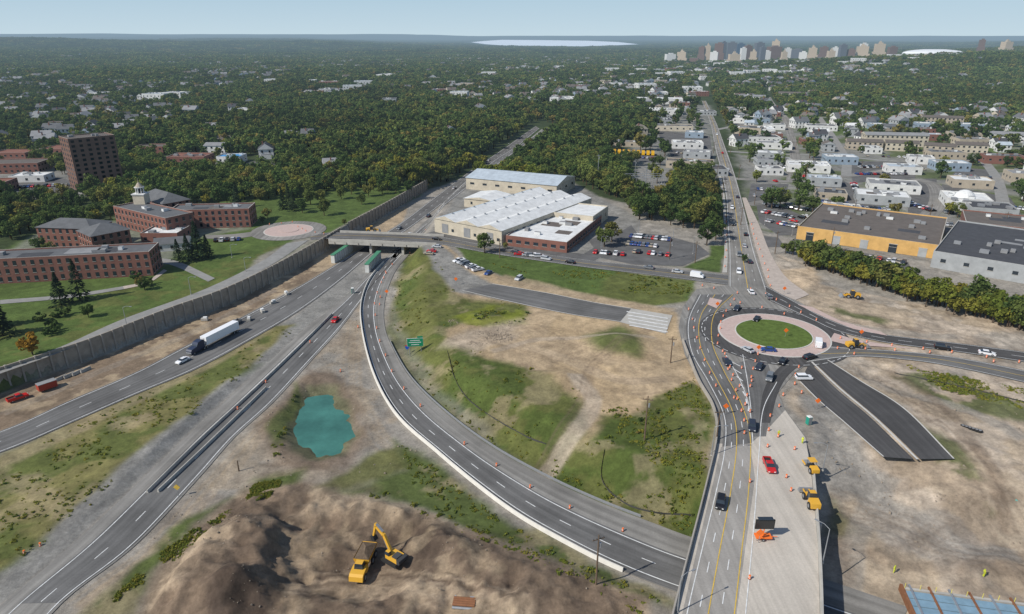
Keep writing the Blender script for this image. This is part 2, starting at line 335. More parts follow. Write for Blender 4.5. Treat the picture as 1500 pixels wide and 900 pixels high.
C1=ribbon('unfinished_road',[(722,416),(800,429),(870,443),(925,452)],[(676,426),(740,441),(830,460),(908,472)],asph,z=PL+.07,zpx=PL,n=60)
C2=plate('concrete_apron',[(925,452),(985,462),(975,489),(908,472)],concrete,PL+.07)
for i in range(5): strip(GP([(918+i*1,457+i*5),(978,467+i*5)],PL),.7,white,z=PL+.1)
strip(between(C1,.02),.4,curb,z=PL+.12);strip(between(C1,.98),.4,curb,z=PL+.12)
LR=ribbon('local_road',[(455,343),(495,341),(560,342),(640,347),(720,361),(850,380),(950,391),(1066,403)],[(455,352),(495,350),(560,352),(640,358),(720,372),(850,391),(950,403),(1066,418)],asph,z=PL+.1,zpx=PL,n=120)
strip(between(LR,.5),.25,yellow,z=PL+.14);strip(between(LR,.06),.2,white,z=PL+.14);strip(between(LR,.94),.2,white,z=PL+.14)
RL=np.array(G(423,338,PL));plate('roundabout_lane',circ(RL,19),asph_old,PL+.11,world=True)
mb=MB();disc_step(mb,RL,12.5,PL,PL+.2,curb);disc_step(mb,RL,12,PL+.1,PL+.24,pinkc);disc_step(mb,RL,5,PL+.1,PL+.4,pinkc);mb.obj('roundabout_island')
pasph=M('pale_asphalt',(.25,.245,.23),.9,.15,.4)
WR=ribbon('access_road',[(-200,605),(0,540),(90,508),(180,468),(300,424),(380,385),(420,357)],[(-200,620),(0,548),(98,513),(192,475),(312,430),(395,390),(452,352)],pasph,z=PL+.08,zpx=PL,n=90)
ribbon('access_road',[(300,345),(345,343),(395,336)],[(300,350),(345,350),(395,342)],asph_old,z=PL+.09,zpx=PL,n=20)
ribbon('driveway',[(225,378),(260,383),(315,408)],[(228,385),(255,390),(305,413)],pasph,z=PL+.09,zpx=PL,n=30)
ribbon('driveway',[(0,440),(100,432),(180,420)],[(0,446),(100,437),(182,424)],pasph,z=PL+.09,zpx=PL,n=30)
ribbon('footpath',[(180,420),(215,412),(240,395)],[(182,424),(218,415),(245,397)],palec,z=PL+.1,zpx=PL,n=20)
def street(px,w,dz):
    W=resample(GP(px,PL),60);T=np.c_[np.gradient(W[:,0]),np.gradient(W[:,1])];T/=np.linalg.norm(T,axis=1)[:,None];Nn=np.c_[-T[:,1],T[:,0]]*w/2
    ribbon('street',W+Nn,W-Nn,pasph if w<8 else asph_old,z=PL+dz,n=60,world=True)
street([(1078,262),(1160,266),(1240,258),(1330,246),(1440,234),(1560,228)],8,.05);street([(1066,222),(1130,226),(1210,228),(1300,236)],7,.055);street([(1345,330),(1372,300),(1368,272),(1340,262)],9,.06)
street([(1160,266),(1165,235),(1160,205),(1150,172)],8,.065);street([(1095,300),(1140,296),(1250,316),(1345,322),(1500,338),(1620,350)],8,.07);street([(1050,190),(1120,178),(1200,172),(1300,178)],7,.058);street([(1470,300),(1460,262),(1440,234)],7,.075)
street([(1150,172),(1130,150),(1120,130)],7,.08);street([(1240,258),(1235,225),(1200,172)],7,.085)
marks_obj=marks.obj('road_markings')
PARK=[[(862,352),(900,338),(975,345),(1022,358),(1040,372),(1000,390),(930,388),(880,378)],[(1108,300),(1130,296),(1180,318),(1165,345),(1140,345),(1112,325)],
 [(1330,385),(1290,375),(1170,352),(1165,348),(1150,360),(1270,385),(1340,402)],[(1190,275),(1230,262),(1300,300),(1260,308)],[(1330,262),(1372,262),(1372,305),(1330,318)],
 [(1380,270),(1480,290),(1500,320),(1370,310)],[(612,345),(640,338),(735,360),(855,372),(925,330),(935,345),(870,382),(740,368)],[(893,222),(960,226),(975,240),(900,234)],
 [(20,262),(60,255),(120,268),(110,290),(20,296)],[(240,240),(400,236),(410,250),(250,254)],[(1405,245),(1460,250),(1440,268),(1390,262)],[(960,190),(1040,200),(1045,240),(990,240)],[(1110,345),(1140,348),(1150,362),(1115,362)],
 [(1100,270),(1155,270),(1150,292),(1095,296)],[(1240,236),(1345,238),(1340,262),(1250,268)]]
lotm=M('lot_asphalt',(.12,.118,.115),.9,.25,.15)
for i,p in enumerate(PARK): plate('parking_lot_pavement',p,lotm,PL+.012+.0022*i)
# ------------------------------------------------------------------ TERRAIN
def axis(lo,hi,step,far,g=1.07):
    a=list(np.arange(lo,hi,step));s=step;b=hi
    while b<far: a.append(b);s*=g;b+=s
    a.append(far);return a
xs_p=axis(0,235,.72,32000,1.085);xs=np.array([-x for x in xs_p[:0:-1]]+xs_p);ys=np.array(axis(40,300,.7,46000,1.026))
X,Y=np.meshgrid(xs,ys);x=X.ravel();y=Y.ravel();N=len(x);nx,ny=len(xs),len(ys)
n_edge=fbm(x,y,14,4,50)-.5;n_edge2=fbm(x,y,14,4,60)-.5
col=np.zeros((N,3))
C=dict(dirt=(.34,.26,.17),gravel=(.26,.235,.20),rubble=(.42,.345,.265),soil_or_shade=(.155,.112,.078),dsoil_or_shade=(.075,.054,.04),tan=(.39,.30,.205),warm=(.38,.28,.168),grass=(.074,.098,.024),dry=(.165,.15,.058),olive=(.115,.118,.036),
 lawn=(.078,.112,.028),wood=(.04,.055,.02),grey=(.22,.21,.19),lot=(.15,.145,.135))
C={k:np.array(v) for k,v in C.items()}
col[:]=C['wood']
def pz(px,z,c,amp=5,fe=2.0,st=1.0,world=False,thr=None,nsc=6,seed=70):
    P=px if world else GP(px,z);A=np.array(P);pad=amp+fe+2
    b=(x>A[:,0].min()-pad)&(x<A[:,0].max()+pad)&(y>A[:,1].min()-pad)&(y<A[:,1].max()+pad)
    i=np.where(b)[0]
    if len(i)==0:return
    d,_=sdist(x[i]+n_edge[i]*2*amp,y[i]+n_edge2[i]*2*amp,P)
    w=sst(-d,-fe,fe)*st
    if thr is not None: w=w*sst(fbm(x[i],y[i],nsc,5,seed),thr-.05,thr+.05)
    c=C[c] if isinstance(c,str) else np.array(c)
    col[i]=col[i]*(1-w[:,None])+c*w[:,None]
def track(px,z,w,c,st=.5):
    W=resample(GP(px,z),24);T=np.c_[np.gradient(W[:,0]),np.gradient(W[:,1])];T/=np.linalg.norm(T,axis=1)[:,None];Nn=np.c_[-T[:,1],T[:,0]]*w/2
    pz([tuple(p) for p in W+Nn]+[tuple(p) for p in (W-Nn)[::-1]],0,c,1.2,.7,st,world=True)
def ruts(px,z,n,spread,c='soil_or_shade',st=.45):
    for k in range(n):
        o=random.uniform(-spread,spread);W=resample(GP(px,z),24);T=np.c_[np.gradient(W[:,0]),np.gradient(W[:,1])];T/=np.linalg.norm(T,axis=1)[:,None];Nn=np.c_[-T[:,1],T[:,0]]
        for s in(-1,1):
            A=W+Nn*(o+s*.95+.26);B=W+Nn*(o+s*.95-.26);pz([tuple(p) for p in A]+[tuple(p) for p in B[::-1]],0,c,.5,.45,st,world=True)
pz([(-900,1500),(-900,400),(-100,400),(0,372),(60,340),(250,303),(560,282),(640,262),(690,245),(930,300),(1055,340),(1100,330),(1500,400),(2300,480),(2300,1500)],PL,'gravel',3)
pz([(-500,760),(-100,585),(0,546),(150,490),(300,428),(400,386),(470,348),(560,300),(620,272),(560,272),(470,270),(400,280),(300,300),(60,335),(0,370),(-500,440)],PL,'lawn',1)
pz([(-500,760),(-100,585),(0,546),(150,490),(300,428),(400,386),(470,348),(300,380),(0,480),(-500,540)],PL,'olive',4,3,.6,thr=.52)
pz([(0,372),(160,345),(225,395),(300,345),(370,335),(330,320),(200,320),(60,340)],PL,'grey',4,3,.6)
pz([(330,420),(400,386),(470,348),(440,348),(385,375),(360,400)],PL,'gravel',3,2,.9)
pz([(-200,640),(0,576),(150,522),(330,450),(460,380),(505,352),(560,320),(600,300),(590,325),(480,395),(350,467),(200,545),(0,632),(-200,695)],0,'dirt',1,1)
pz([(-200,640),(0,576),(150,522),(330,450),(460,380),(480,395),(350,467),(200,545),(0,632),(-200,695)],0,'soil_or_shade',3,2,.8,thr=.44)
ruts([(0,605),(150,540),(280,485),(400,425)],0,2,2.5,'gravel')
OL=[(428,476),(400,478),(330,517),(230,560),(120,610),(0,668),(-250,760),(-300,930),(-60,880),(0,838),(60,792),(150,718),(220,655),(300,592),(360,540),(405,502)]
pz([(560,360),(520,385),(440,458),(370,500),(290,542),(200,582),(0,668),(-250,760),(-300,950),(-120,960),(10,880),(115,790),(205,705),(300,615),(380,543),(450,480),(500,440),(540,400)],0,'grey',1,1)
pz(OL,0,'dry',2,1.5);pz(OL,0,'grass',5,3,.75,thr=.49,nsc=14);pz(OL,0,'dirt',3,2,.45,thr=.60,nsc=18,seed=90)
pz([(0,668),(120,612),(330,520),(400,480),(390,490),(300,545),(130,630),(0,690)],0,'dirt',2,1.5,.5)
MID=[(525,430),(512,470),(400,590),(345,650),(292,712),(200,808),(95,890),(30,960),(300,960),(420,720),(560,690),(640,690),(585,620),(546,555),(530,485)]
pz(MID,0,'gravel',2,1.5);pz(MID,0,'dirt',5,3,.4,thr=.54,nsc=18);pz(MID,0,'soil_or_shade',5,3,.35,thr=.53,nsc=10,seed=76)
ruts([(525,470),(520,560),(560,640),(620,690)],0,3,3,'dirt');ruts([(420,600),(330,700),(240,800),(120,890)],0,3,3,'dirt')
pz([(455,545),(490,550),(535,600),(540,655),(505,690),(460,695),(400,680),(378,630),(415,575)],0,'soil_or_shade',3,3,.8)
pz([(448,568),(490,572),(516,604),(524,645),(500,674),(462,678),(426,660),(414,632),(430,594)],-1,(.10,.12,.055),3,2,.6)
pz([(505,690),(560,660),(590,650),(610,690),(560,715),(450,722)],0,'olive',4,2,.9)
pz([(400,655),(395,625),(420,585),(430,560),(440,590),(415,640)],0,'grass',3,1.5,.8)
GR=[[(345,735),(290,780),(230,850),(190,910),(110,910),(165,862),(215,815),(275,768)],[(370,700),(440,688),(432,716),(360,728)],
 [(450,722),(540,716),(600,695),(585,640),(605,650),(680,710),(760,768),(850,815),(960,865),(1010,900),(930,890),(850,852),(770,812),(680,775),(600,738),(530,728)]]
for g in GR: pz(g,0,'grass',4,2,.95);pz(g,0,'dirt',4,2,.5,thr=.58,nsc=9,seed=95)
pz(FD,0,'tan',3,1.5);pz(FD,0,'soil_or_shade',6,4,.9,thr=.44,nsc=18,seed=110)
pz([(400,765),(470,742),(600,758),(720,805),(760,860),(700,930),(430,930),(350,890),(370,810)],0,'soil_or_shade',3,3,.95)
pz([(240,890),(280,825),(340,785),(410,760),(425,800),(400,880),(380,930),(260,940)],2,'soil_or_shade',5,4,.85)
pz([(420,750),(440,748),(450,790),(430,830),(410,850),(415,800)],1,'dsoil_or_shade',3,2,.5)  # shade of the pit's cut face painted dark into the ground colour
pz([(290,885),(310,850),(345,838),(392,855),(402,885),(340,900)],3,'dsoil_or_shade',2,1.2,1)
pz([(565,770),(620,765),(670,800),(640,822),(595,810)],1,'dsoil_or_shade',3,2,.85)
pz(FD,0,'dsoil_or_shade',6,2,.5,thr=.55,nsc=7,seed=112);pz([(400,765),(470,742),(600,758),(720,805),(760,860),(700,930),(430,930)],0,'dirt',3,3,.5,thr=.55,nsc=6,seed=114)
ruts([(520,870),(560,830),(640,850),(760,880)],0,5,4,'tan');ruts([(500,780),(520,830),(470,880)],0,3,3,'dsoil_or_shade',.45);ruts([(420,860),(500,850),(600,870),(700,900)],0,4,3,'tan')
IS=[(608,352),(588,395),(574,430),(574,470),(588,520),(615,566),(665,614),(740,664),(820,706),(900,741),(1010,778),(1035,700),(1047,640),(1040,595),(1010,540),(995,500),(990,465),(925,450),(800,428),(690,400),(640,352)]
NWG=[(590,370),(574,430),(574,470),(588,520),(615,566),(665,614),(740,664),(800,690),(855,645),(858,595),(770,550),(695,530),(655,508),(655,490),(690,478),(775,472),(770,455),(690,450),(660,435),(645,400),(612,345)]
SEG=[(795,690),(860,650),(882,620),(935,612),(985,588),(1022,565),(1048,600),(1048,655),(1022,780),(900,740)]
pz(IS,4,'warm',1,1);pz(IS,4,'tan',6,3,.35,thr=.52,nsc=20,seed=103)
pz(NWG,4,'grass',3,2);pz(NWG,3,'olive',5,3,.75,thr=.50,nsc=12,seed=96);pz(NWG,3,'dirt',5,3,.4,thr=.60,nsc=8,seed=99)
pz([(620,380),(640,400),(655,440),(640,480),(615,520),(600,480),(605,420)],4,'olive',4,3,.8)
pz([(574,430),(574,470),(600,550),(680,625),(760,672),(830,705),(780,690),(700,620),(640,560),(600,500)],1,'grey',3,2,.4)
pz(SEG,4,'grass',4,2);pz(SEG,4,'olive',4,2,.7,thr=.50,nsc=10,seed=98);pz(SEG,4,'dirt',4,2,.4,thr=.62,nsc=8,seed=101)
pz([(850,495),(905,482),(940,500),(930,525),(870,520)],5,'grass',4,3,.9)
pz([(665,470),(720,452),(778,462),(770,478),(700,486)],5,(.15,.17,.02),3,2,.85,thr=.42,nsc=6)
pz([(640,355),(612,350),(640,400),(665,428),(740,441),(720,416),(690,402),(665,375)],PL,'grey',2,1.5)
pz([(650,505),(690,488),(775,472),(740,500),(690,525)],5,'rubble',5,3,.7)
track([(700,500),(800,520),(900,560),(980,560)],5,5,'tan',.5);track([(840,560),(870,600),(820,660),(790,680)],4,5,'rubble',.7);track([(720,520),(800,500),(960,500)],5,3,'rubble',.5)
ruts([(700,495),(800,520),(900,570),(990,570)],5,4,5,'soil_or_shade',.3);ruts([(960,490),(880,540),(860,600),(800,670)],4.5,3,3,'soil_or_shade',.35);ruts([(780,480),(860,520),(960,530)],5,3,4,'soil_or_shade',.25)
LW1=[(668,362),(720,370),(800,382),(930,402),(1020,412),(1012,440),(960,448),(880,437),(760,412),(690,390)]
pz(LW1,PL,'lawn',1.5,1);pz([(900,400),(1020,412),(1012,440),(960,448),(880,437)],PL,'olive',6,3,.7)
pz([(740,402),(880,435),(990,452),(985,462),(900,450),(720,412)],PL,'dirt',2,1.5,.8)
pz([(940,385),(1000,392),(1055,400),(1066,360),(1040,360),(1040,375),(1000,392)],PL,'lawn',1,1)
EA=[(1140,380),(1180,392),(1200,425),(1330,450),(1560,500),(2300,600),(2300,1500),(1205,1500),(1205,780),(1185,640),(1150,595),(1200,520),(1120,420)]
pz(EA,4,'rubble',2,2);pz(EA,4,'gravel',8,4,.65,thr=.52,nsc=24,seed=120);pz(EA,4,'dirt',8,4,.55,thr=.54,nsc=15,seed=130);pz(EA,4,'soil_or_shade',8,4,.35,thr=.58,nsc=9,seed=134)
pz([(1195,700),(1180,600),(1165,562),(1205,595),(1290,672),(1310,720),(1250,700)],PL,'grey',3,2,.8)
for g in ([(1320,552),(1400,555),(1500,590),(1560,640),(1480,620),(1380,590)],[(1205,700),(1255,745),(1235,760),(1205,740)],[(1190,430),(1240,455),(1310,470),(1300,478),(1230,462)],[(1400,690),(1340,610),(1400,650),(1470,720),(1460,735)]):
    pz(g,PL,'grass',5,2,.8,thr=.42,nsc=9)
pz([(1140,395),(1190,392),(1200,420),(1160,425)],PL,'tan',3,2,.9)
track([(1225,530),(1300,575),(1400,600),(1500,650)],5,4,'gravel',.7);track([(1300,545),(1380,600),(1450,690),(1480,760)],5,3,'soil_or_shade',.45);track([(1240,700),(1330,740),(1420,790),(1500,800)],3,5,'gravel',.7);track([(1215,790),(1300,820),(1420,830),(1560,850)],1,4,'soil_or_shade',.35);track([(1300,700),(1260,760),(1240,880)],2,5,'gravel',.7)
ruts([(1240,540),(1330,590),(1420,660),(1500,760)],5,4,4,'soil_or_shade',.4);ruts([(1215,720),(1300,740),(1400,790),(1520,800)],3,4,5,'soil_or_shade',.4);ruts([(1230,800),(1330,790),(1430,740),(1500,740)],2,3,4,'soil_or_shade',.35);ruts([(1150,440),(1260,475),(1400,488)],PL,3,2,'soil_or_shade',.35)
track([(1150,440),(1260,480),(1400,495)],PL,4,'gravel',.6)
pz([(1200,740),(1240,760),(1250,900),(1205,940)],1,'soil_or_shade',3,2,.5)  # cast shadow beside the bridge deck, painted into the ground colour
TOWN=GP([(1095,290),(1075,210),(1060,165),(1130,160),(1200,195),(1260,190),(1500,180),(1900,190),(1900,470),(1500,410),(1110,340)],PL)
pz(TOWN,PL,'grey',6,5,.9,world=True)
pz([(1100,290),(1075,210),(1130,160),(1500,180),(1900,190),(1900,470),(1500,400),(1110,340)],PL,'grass',8,5,.85,thr=.47,nsc=45,seed=140)
pz([(1215,180),(1270,178),(1275,192),(1220,200)],PL,'lawn',5,5);pz([(1430,205),(1500,225),(1500,245),(1440,225)],PL,'lawn',5,5)
pz([(930,150),(1040,155),(1052,245),(1060,262),(975,262),(900,232),(960,190)],PL,'grey',6,5,.8)
pz([(-300,310),(-300,230),(60,222),(110,240),(180,280),(60,296)],PL,'grey',6,5,.9)
pz([(905,262),(940,240),(980,250),(975,292),(930,295)],PL,'grey',3,3)
pz([(612,345),(640,335),(680,262),(830,262),(935,320),(935,350),(870,385),(740,368)],PL,'grey',2,2)
fine=fbm(x,y,3.2,4,160);col*=(.72+.56*fine)[:,None]*(.85+.3*fbm(x,y,30,3,170))[:,None]
zt=Hs(x,y);ft=feat(x,y);near=(y<420)
road=np.zeros(N)
for P in ROADPOLYS:
    A=np.array(P);b=np.where((x>A[:,0].min()-5)&(x<A[:,0].max()+5)&(y>A[:,1].min()-5)&(y<A[:,1].max()+5))[0]
    if len(b)==0: continue
    d,_=sdist(x[b],y[b],P);road[b]=np.maximum(road[b],1-np.clip(d/4.0,0,1))
ridge=1-np.abs(fbm(x,y,6,4,185)*2-1)
bump=(fbm(x,y,7,4,180)-.5)*1.0+(fbm(x,y,2.2,3,190)-.5)*.6
rough=np.where(sdist(x,y,FDW)[0]<0,1.3,.6)
rough=np.where(sdist(x,y,GP(EA,4))[0]<0,1.15,rough)
lawnm=sdist(x,y,GP([(-500,760),(0,546),(470,348),(620,272),(300,290),(-500,400)],PL))[0]<0
rough=np.where(lawnm,.1,rough)
zt=zt+np.where(near,(ft+(bump+(ridge-.75)*.6*(rough>1))*rough)*(1-np.clip(road*1.3,0,1)),0)
zt-=.06*road
V=np.c_[x,y,zt]
I=np.arange(nx*ny).reshape(ny,nx);F=np.stack([I[:-1,:-1],I[:-1,1:],I[1:,1:],I[1:,:-1]],-1).reshape(-1,4)
me=bpy.data.meshes.new('ground');me.vertices.add(N);me.vertices.foreach_set('co',V.ravel())
me.loops.add(F.size);me.loops.foreach_set('vertex_index',F.ravel().astype(np.int32));me.polygons.add(len(F))
me.polygons.foreach_set('loop_start',np.arange(0,F.size,4,dtype=np.int32));me.polygons.foreach_set('loop_total',np.full(len(F),4,np.int32))
me.update(calc_edges=True);me.polygons.foreach_set('use_smooth',np.ones(len(F),bool))
ca=me.attributes.new('Col','FLOAT_COLOR','POINT');ca.data.foreach_set('color',np.c_[col,np.ones(N)].ravel())
gm=bpy.data.materials.new('ground_soil_grass');gm.use_nodes=True;nt=gm.node_tree;Nn=nt.nodes;Lk=nt.links;b=Nn['Principled BSDF'];b.inputs['Roughness'].default_value=.95;b.inputs['Specular IOR Level'].default_value=.1
at=Nn.new('ShaderNodeAttribute');at.attribute_name='Col';g=Nn.new('ShaderNodeNewGeometry')
n1=Nn.new('ShaderNodeTexNoise');n1.inputs['Scale'].default_value=.9;n1.inputs['Detail'].default_value=9;n1.inputs['Roughness'].default_value=.8
n2=Nn.new('ShaderNodeTexNoise');n2.inputs['Scale'].default_value=.12;n2.inputs['Detail'].default_value=6;n2.inputs['Distortion'].default_value=1.2
vo=Nn.new('ShaderNodeTexVoronoi');vo.inputs['Scale'].default_value=1.3
for q in(n1,n2,vo):Lk.new(g.outputs['Position'],q.inputs['Vector'])
def mr(s,a,bb,lo,hi):
    r=Nn.new('ShaderNodeMapRange');r.inputs[1].default_value=a;r.inputs[2].default_value=bb;r.inputs[3].default_value=lo;r.inputs[4].default_value=hi;Lk.new(s,r.inputs[0]);return r.outputs[0]
def mm(p,q):
    k=Nn.new('ShaderNodeMath');k.operation='MULTIPLY';Lk.new(p,k.inputs[0]);Lk.new(q,k.inputs[1]);return k.outputs[0]
f=mm(mm(mr(n1.outputs['Fac'],.3,.7,.66,1.34),mr(n2.outputs['Fac'],.3,.7,.8,1.2)),mr(vo.outputs['Distance'],0,.5,.92,1.05))
v=Nn.new('ShaderNodeVectorMath');v.operation='SCALE';Lk.new(at.outputs['Color'],v.inputs[0]);Lk.new(f,v.inputs['Scale']);Lk.new(v.outputs[0],b.inputs['Base Color'])
bp=Nn.new('ShaderNodeBump');bp.inputs['Strength'].default_value=.7;bp.inputs['Distance'].default_value=.35;Lk.new(n1.outputs['Fac'],bp.inputs['Height']);Lk.new(bp.outputs[0],b.inputs['Normal'])
add_painted_haze(nt,b.outputs[0],Nn['Material Output'].inputs[0])
me.materials.append(gm);put('ground',me)
pm=M('pond_water',(.055,.17,.135),.12,.3,.10,.5)
pc=np.mean(np.array(POND),axis=0);plate('pond_water',circ(pc,18,40),pm,-1.45,rec=False,world=True)
lm=M('lake_water',(.55,.62,.68),.5,.04,.001,.5)
LK=GP([(690,62.8),(712,60.6),(735,59),(800,59.6),(860,60.4),(905,62.5),(935,66),(905,67.5),(850,69.3),(800,68.6),(740,68),(712,66)],14)
plate('lake_water',LK,lm,20,rec=False,world=True)
# ------------------------------------------------------------------ walls, barriers, bridges
wpost=M('wall_post',(.33,.30,.26),.9,.15,.5)
WL=resample(GP([(-400,720),(-150,625),(0,572),(80,545),(150,520),(250,478),(330,448),(400,413),(460,378),(500,353)]),120)
mb=MB();Xw,Yw,T,Z=wallstrip(mb,WL+np.array([-.3,.3]),PL+1.0,.5,wallc,z=0,step=4)
for i in range(len(Xw)): mb.box((Xw[i]+.25,Yw[i]-.25,PL/2+.6),(.5,.7,PL+1.3),wpost,math.atan2(T[i,1],T[i,0]))
mb.obj('retaining_wall')
WL2=resample(GP([(512,345),(560,318),(612,287),(625,279)]),60);mb=MB();Xw,Yw,T,Z=wallstrip(mb,WL2,PL+1.4,.5,wallc,z=0,step=4)
for i in range(len(Xw)): mb.box((Xw[i]+.25,Yw[i]-.25,PL/2+.8),(.5,.7,PL+1.6),wpost,math.atan2(T[i,1],T[i,0]))
mb.obj('noise_wall')
def barrier(name,W,z=None,h=.9,mat=None,th=.25,hb=.6):
    mb=MB();wallstrip(mb,W,h,th,mat or concrete,z=z,step=2.5,z0=0,hb=hb);return mb.obj(name)
barrier('concrete_barrier',resample(GP([(216,723),(300,640),(380,566),(440,508),(486,462)]),60))
barrier('concrete_barrier',resample(GP([(232,722),(310,648),(390,570)]),40))
barrier('concrete_barrier',between(RP,.0)[8:134],mat=M('white_concrete',(.62,.59,.53),.85,.1,.6),h=1.0)
barrier('bridge_parapet',resample(GP([(1000,500),(1022,556),(1045,598),(1050,640),(1035,710),(1012,800),(985,905),(955,1040)],PL),80),z=PL,h=1.1,mat=wpost)
barrier('bridge_parapet',resample(GP([(1192,700),(1200,800),(1204,905),(1204,1040)],PL),50),z=PL,h=1.1,mat=concrete)
barrier('guard_rail',between(RP,1.02)[60:130],h=.8,mat=steel,th=.08,hb=.08)
fm=M('silt_fence_fabric',(.06,.06,.055),.9,.3,.3)
def fence(px):
    W=[];
    for u,v in px: W.append(GT(u,v)[:2])
    W=resample(W,40);mb=MB();Xf,Yf=W[:,0],W[:,1];Zf=Hs(Xf,Yf)+feat(Xf,Yf);vs=[]
    for i in range(40): vs+=[(Xf[i],Yf[i],Zf[i]-.6),(Xf[i],Yf[i],Zf[i]+.45)]
    mb.add(vs,[(2*i,2*i+2,2*i+3,2*i+1) for i in range(39)],fm)
    for i in range(0,40,2): mb.cyl((Xf[i],Yf[i]+.05,Zf[i]-.3),(Xf[i],Yf[i]+.05,Zf[i]+.8),.04,.04,4,wood)
    mb.obj('silt_fence')
fence([(655,515),(668,560),(700,598),(760,635),(800,652)]);fence([(885,660),(882,705),(915,738),(960,752),(1015,757)]);fence([(1310,548),(1400,566),(1500,590)])
P=GP([(1040,690),(1035,710),(1012,800),(985,905),(955,1040),(1206,1040),(1206,905),(1202,800),(1192,690)],PL)
mb=MB();n=len(P);mb.add([(p[0],p[1],4.2) for p in P]+[(p[0],p[1],PL+.03) for p in P],[tuple(range(n-1,-1,-1)) ,tuple(range(n,2*n))]+[(i,n+i,n+(i+1)%n,(i+1)%n) for i in range(n)],concrete)
a=np.array(G(1010,790,0));b_=np.array(G(1215,790,0))
for f in(.15,.4,.65,.9):
    c=a*(1-f)+b_*f; mb.cyl((c[0],c[1],-1),(c[0],c[1],4.3),.7,.7,12,concrete)
mb.obj('road_bridge')
a=np.array(G(490,347,PL));b_=np.array(G(645,353,PL));d=b_-a;Ln=np.linalg.norm(d);ang=math.atan2(d[1],d[0]);c=(a+b_)/2
mb=MB();mb.box((0,0,5.2),(Ln,16,1.3),concrete);mb.box((0,-7.8,6.55),(Ln,.4,1.3),concrete);mb.box((0,7.8,6.55),(Ln,.4,1.3),concrete)
for k in range(-4,5): mb.box((k*Ln/9,-8.15,5.1),(.3,.3,1.2),wpost)
for xx in(-.12,.18): mb.box((xx*Ln,0,2.2),(1.2,13,4.6),concrete)
mb.obj('overpass_bridge',(c[0],c[1],0),ang)
gtop=paint('green_tarp',(.06,.22,.12),.7)
for (u,v,u2,v2) in((488,386,515,367),(538,400,556,380)):
    a=np.array(G(u,v));b_=np.array(G(u2,v2));d=b_-a;L=np.linalg.norm(d);mb=MB()
    mb.box((0,0,2.0),(L,1.8,4.0),M('whitewashed_panel',(.55,.55,.52),.8,.15,.5));mb.box((0,0,4.1),(L+.4,2.1,.25),gtop)
    for k in range(9): mb.box(((k-4)*L/9,-1.0,1.9),(.2,.2,3.8),concrete)
    mb.obj('bridge_pier_formwork',((a[0]+b_[0])/2,(a[1]+b_[1])/2,0),math.atan2(d[1],d[0]))
blue=M('blue_deck_forms',(.25,.38,.46),.5,.15,.5,metal=.3);rust=M('rusty_steel',(.22,.10,.05),.8,.2,1)
a=np.array(G(1325,862,5));b_=np.array(G(1520,888,5));d=b_-a;L=np.linalg.norm(d);mb=MB()
for i in range(16):
    yy=-1.5-i*1.9; mb.box((L/2+8,yy,5),(L+16,1.7,.15),blue)
for i in range(12): mb.box((1+i*3.4,-14,5.1),(.35,30,.35),rust if i%2 else steel)
mb.box((L/2+8,0,4.4),(L+16,.5,1.4),concrete);mb.box((-.3,-14,4.4),(.5,30,1.4),rust)
for i in range(14): mb.cyl((i*2.6,0,5),(i*2.6,0,6.2),.05,.05,5,paint('yellow_post',(.7,.6,.1)))
mb.obj('bridge_under_construction',(a[0],a[1],0),math.atan2(d[1],d[0]))
# ------------------------------------------------------------------ buildings
CLEAR=[]
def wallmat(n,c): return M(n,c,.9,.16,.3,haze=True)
brick=wallmat('brick_wall',(.21,.095,.07));cream=wallmat('cream_wall',(.50,.44,.34));whitew=wallmat('white_siding',(.62,.61,.58));greyw=wallmat('grey_siding',(.33,.34,.34))
tanw=wallmat('tan_wall',(.40,.34,.26));brown=wallmat('brown_wall',(.16,.09,.065));orangew=wallmat('ochre_wall',(.58,.35,.12));bluew=wallmat('blue_siding',(.25,.31,.37))
rdark=wallmat('dark_roof',(.065,.065,.07));rgrey=wallmat('grey_roof',(.24,.24,.24));rwhite=wallmat('white_roof',(.64,.64,.62));rbrown=wallmat('brown_roof',(.13,.11,.095));rmetal=wallmat('metal_roof',(.40,.45,.49));rred=wallmat('red_roof',(.22,.10,.07));rblue=wallmat('blue_roof',(.06,.25,.5))
rslate=wallmat('slate_roof',(.12,.122,.125))
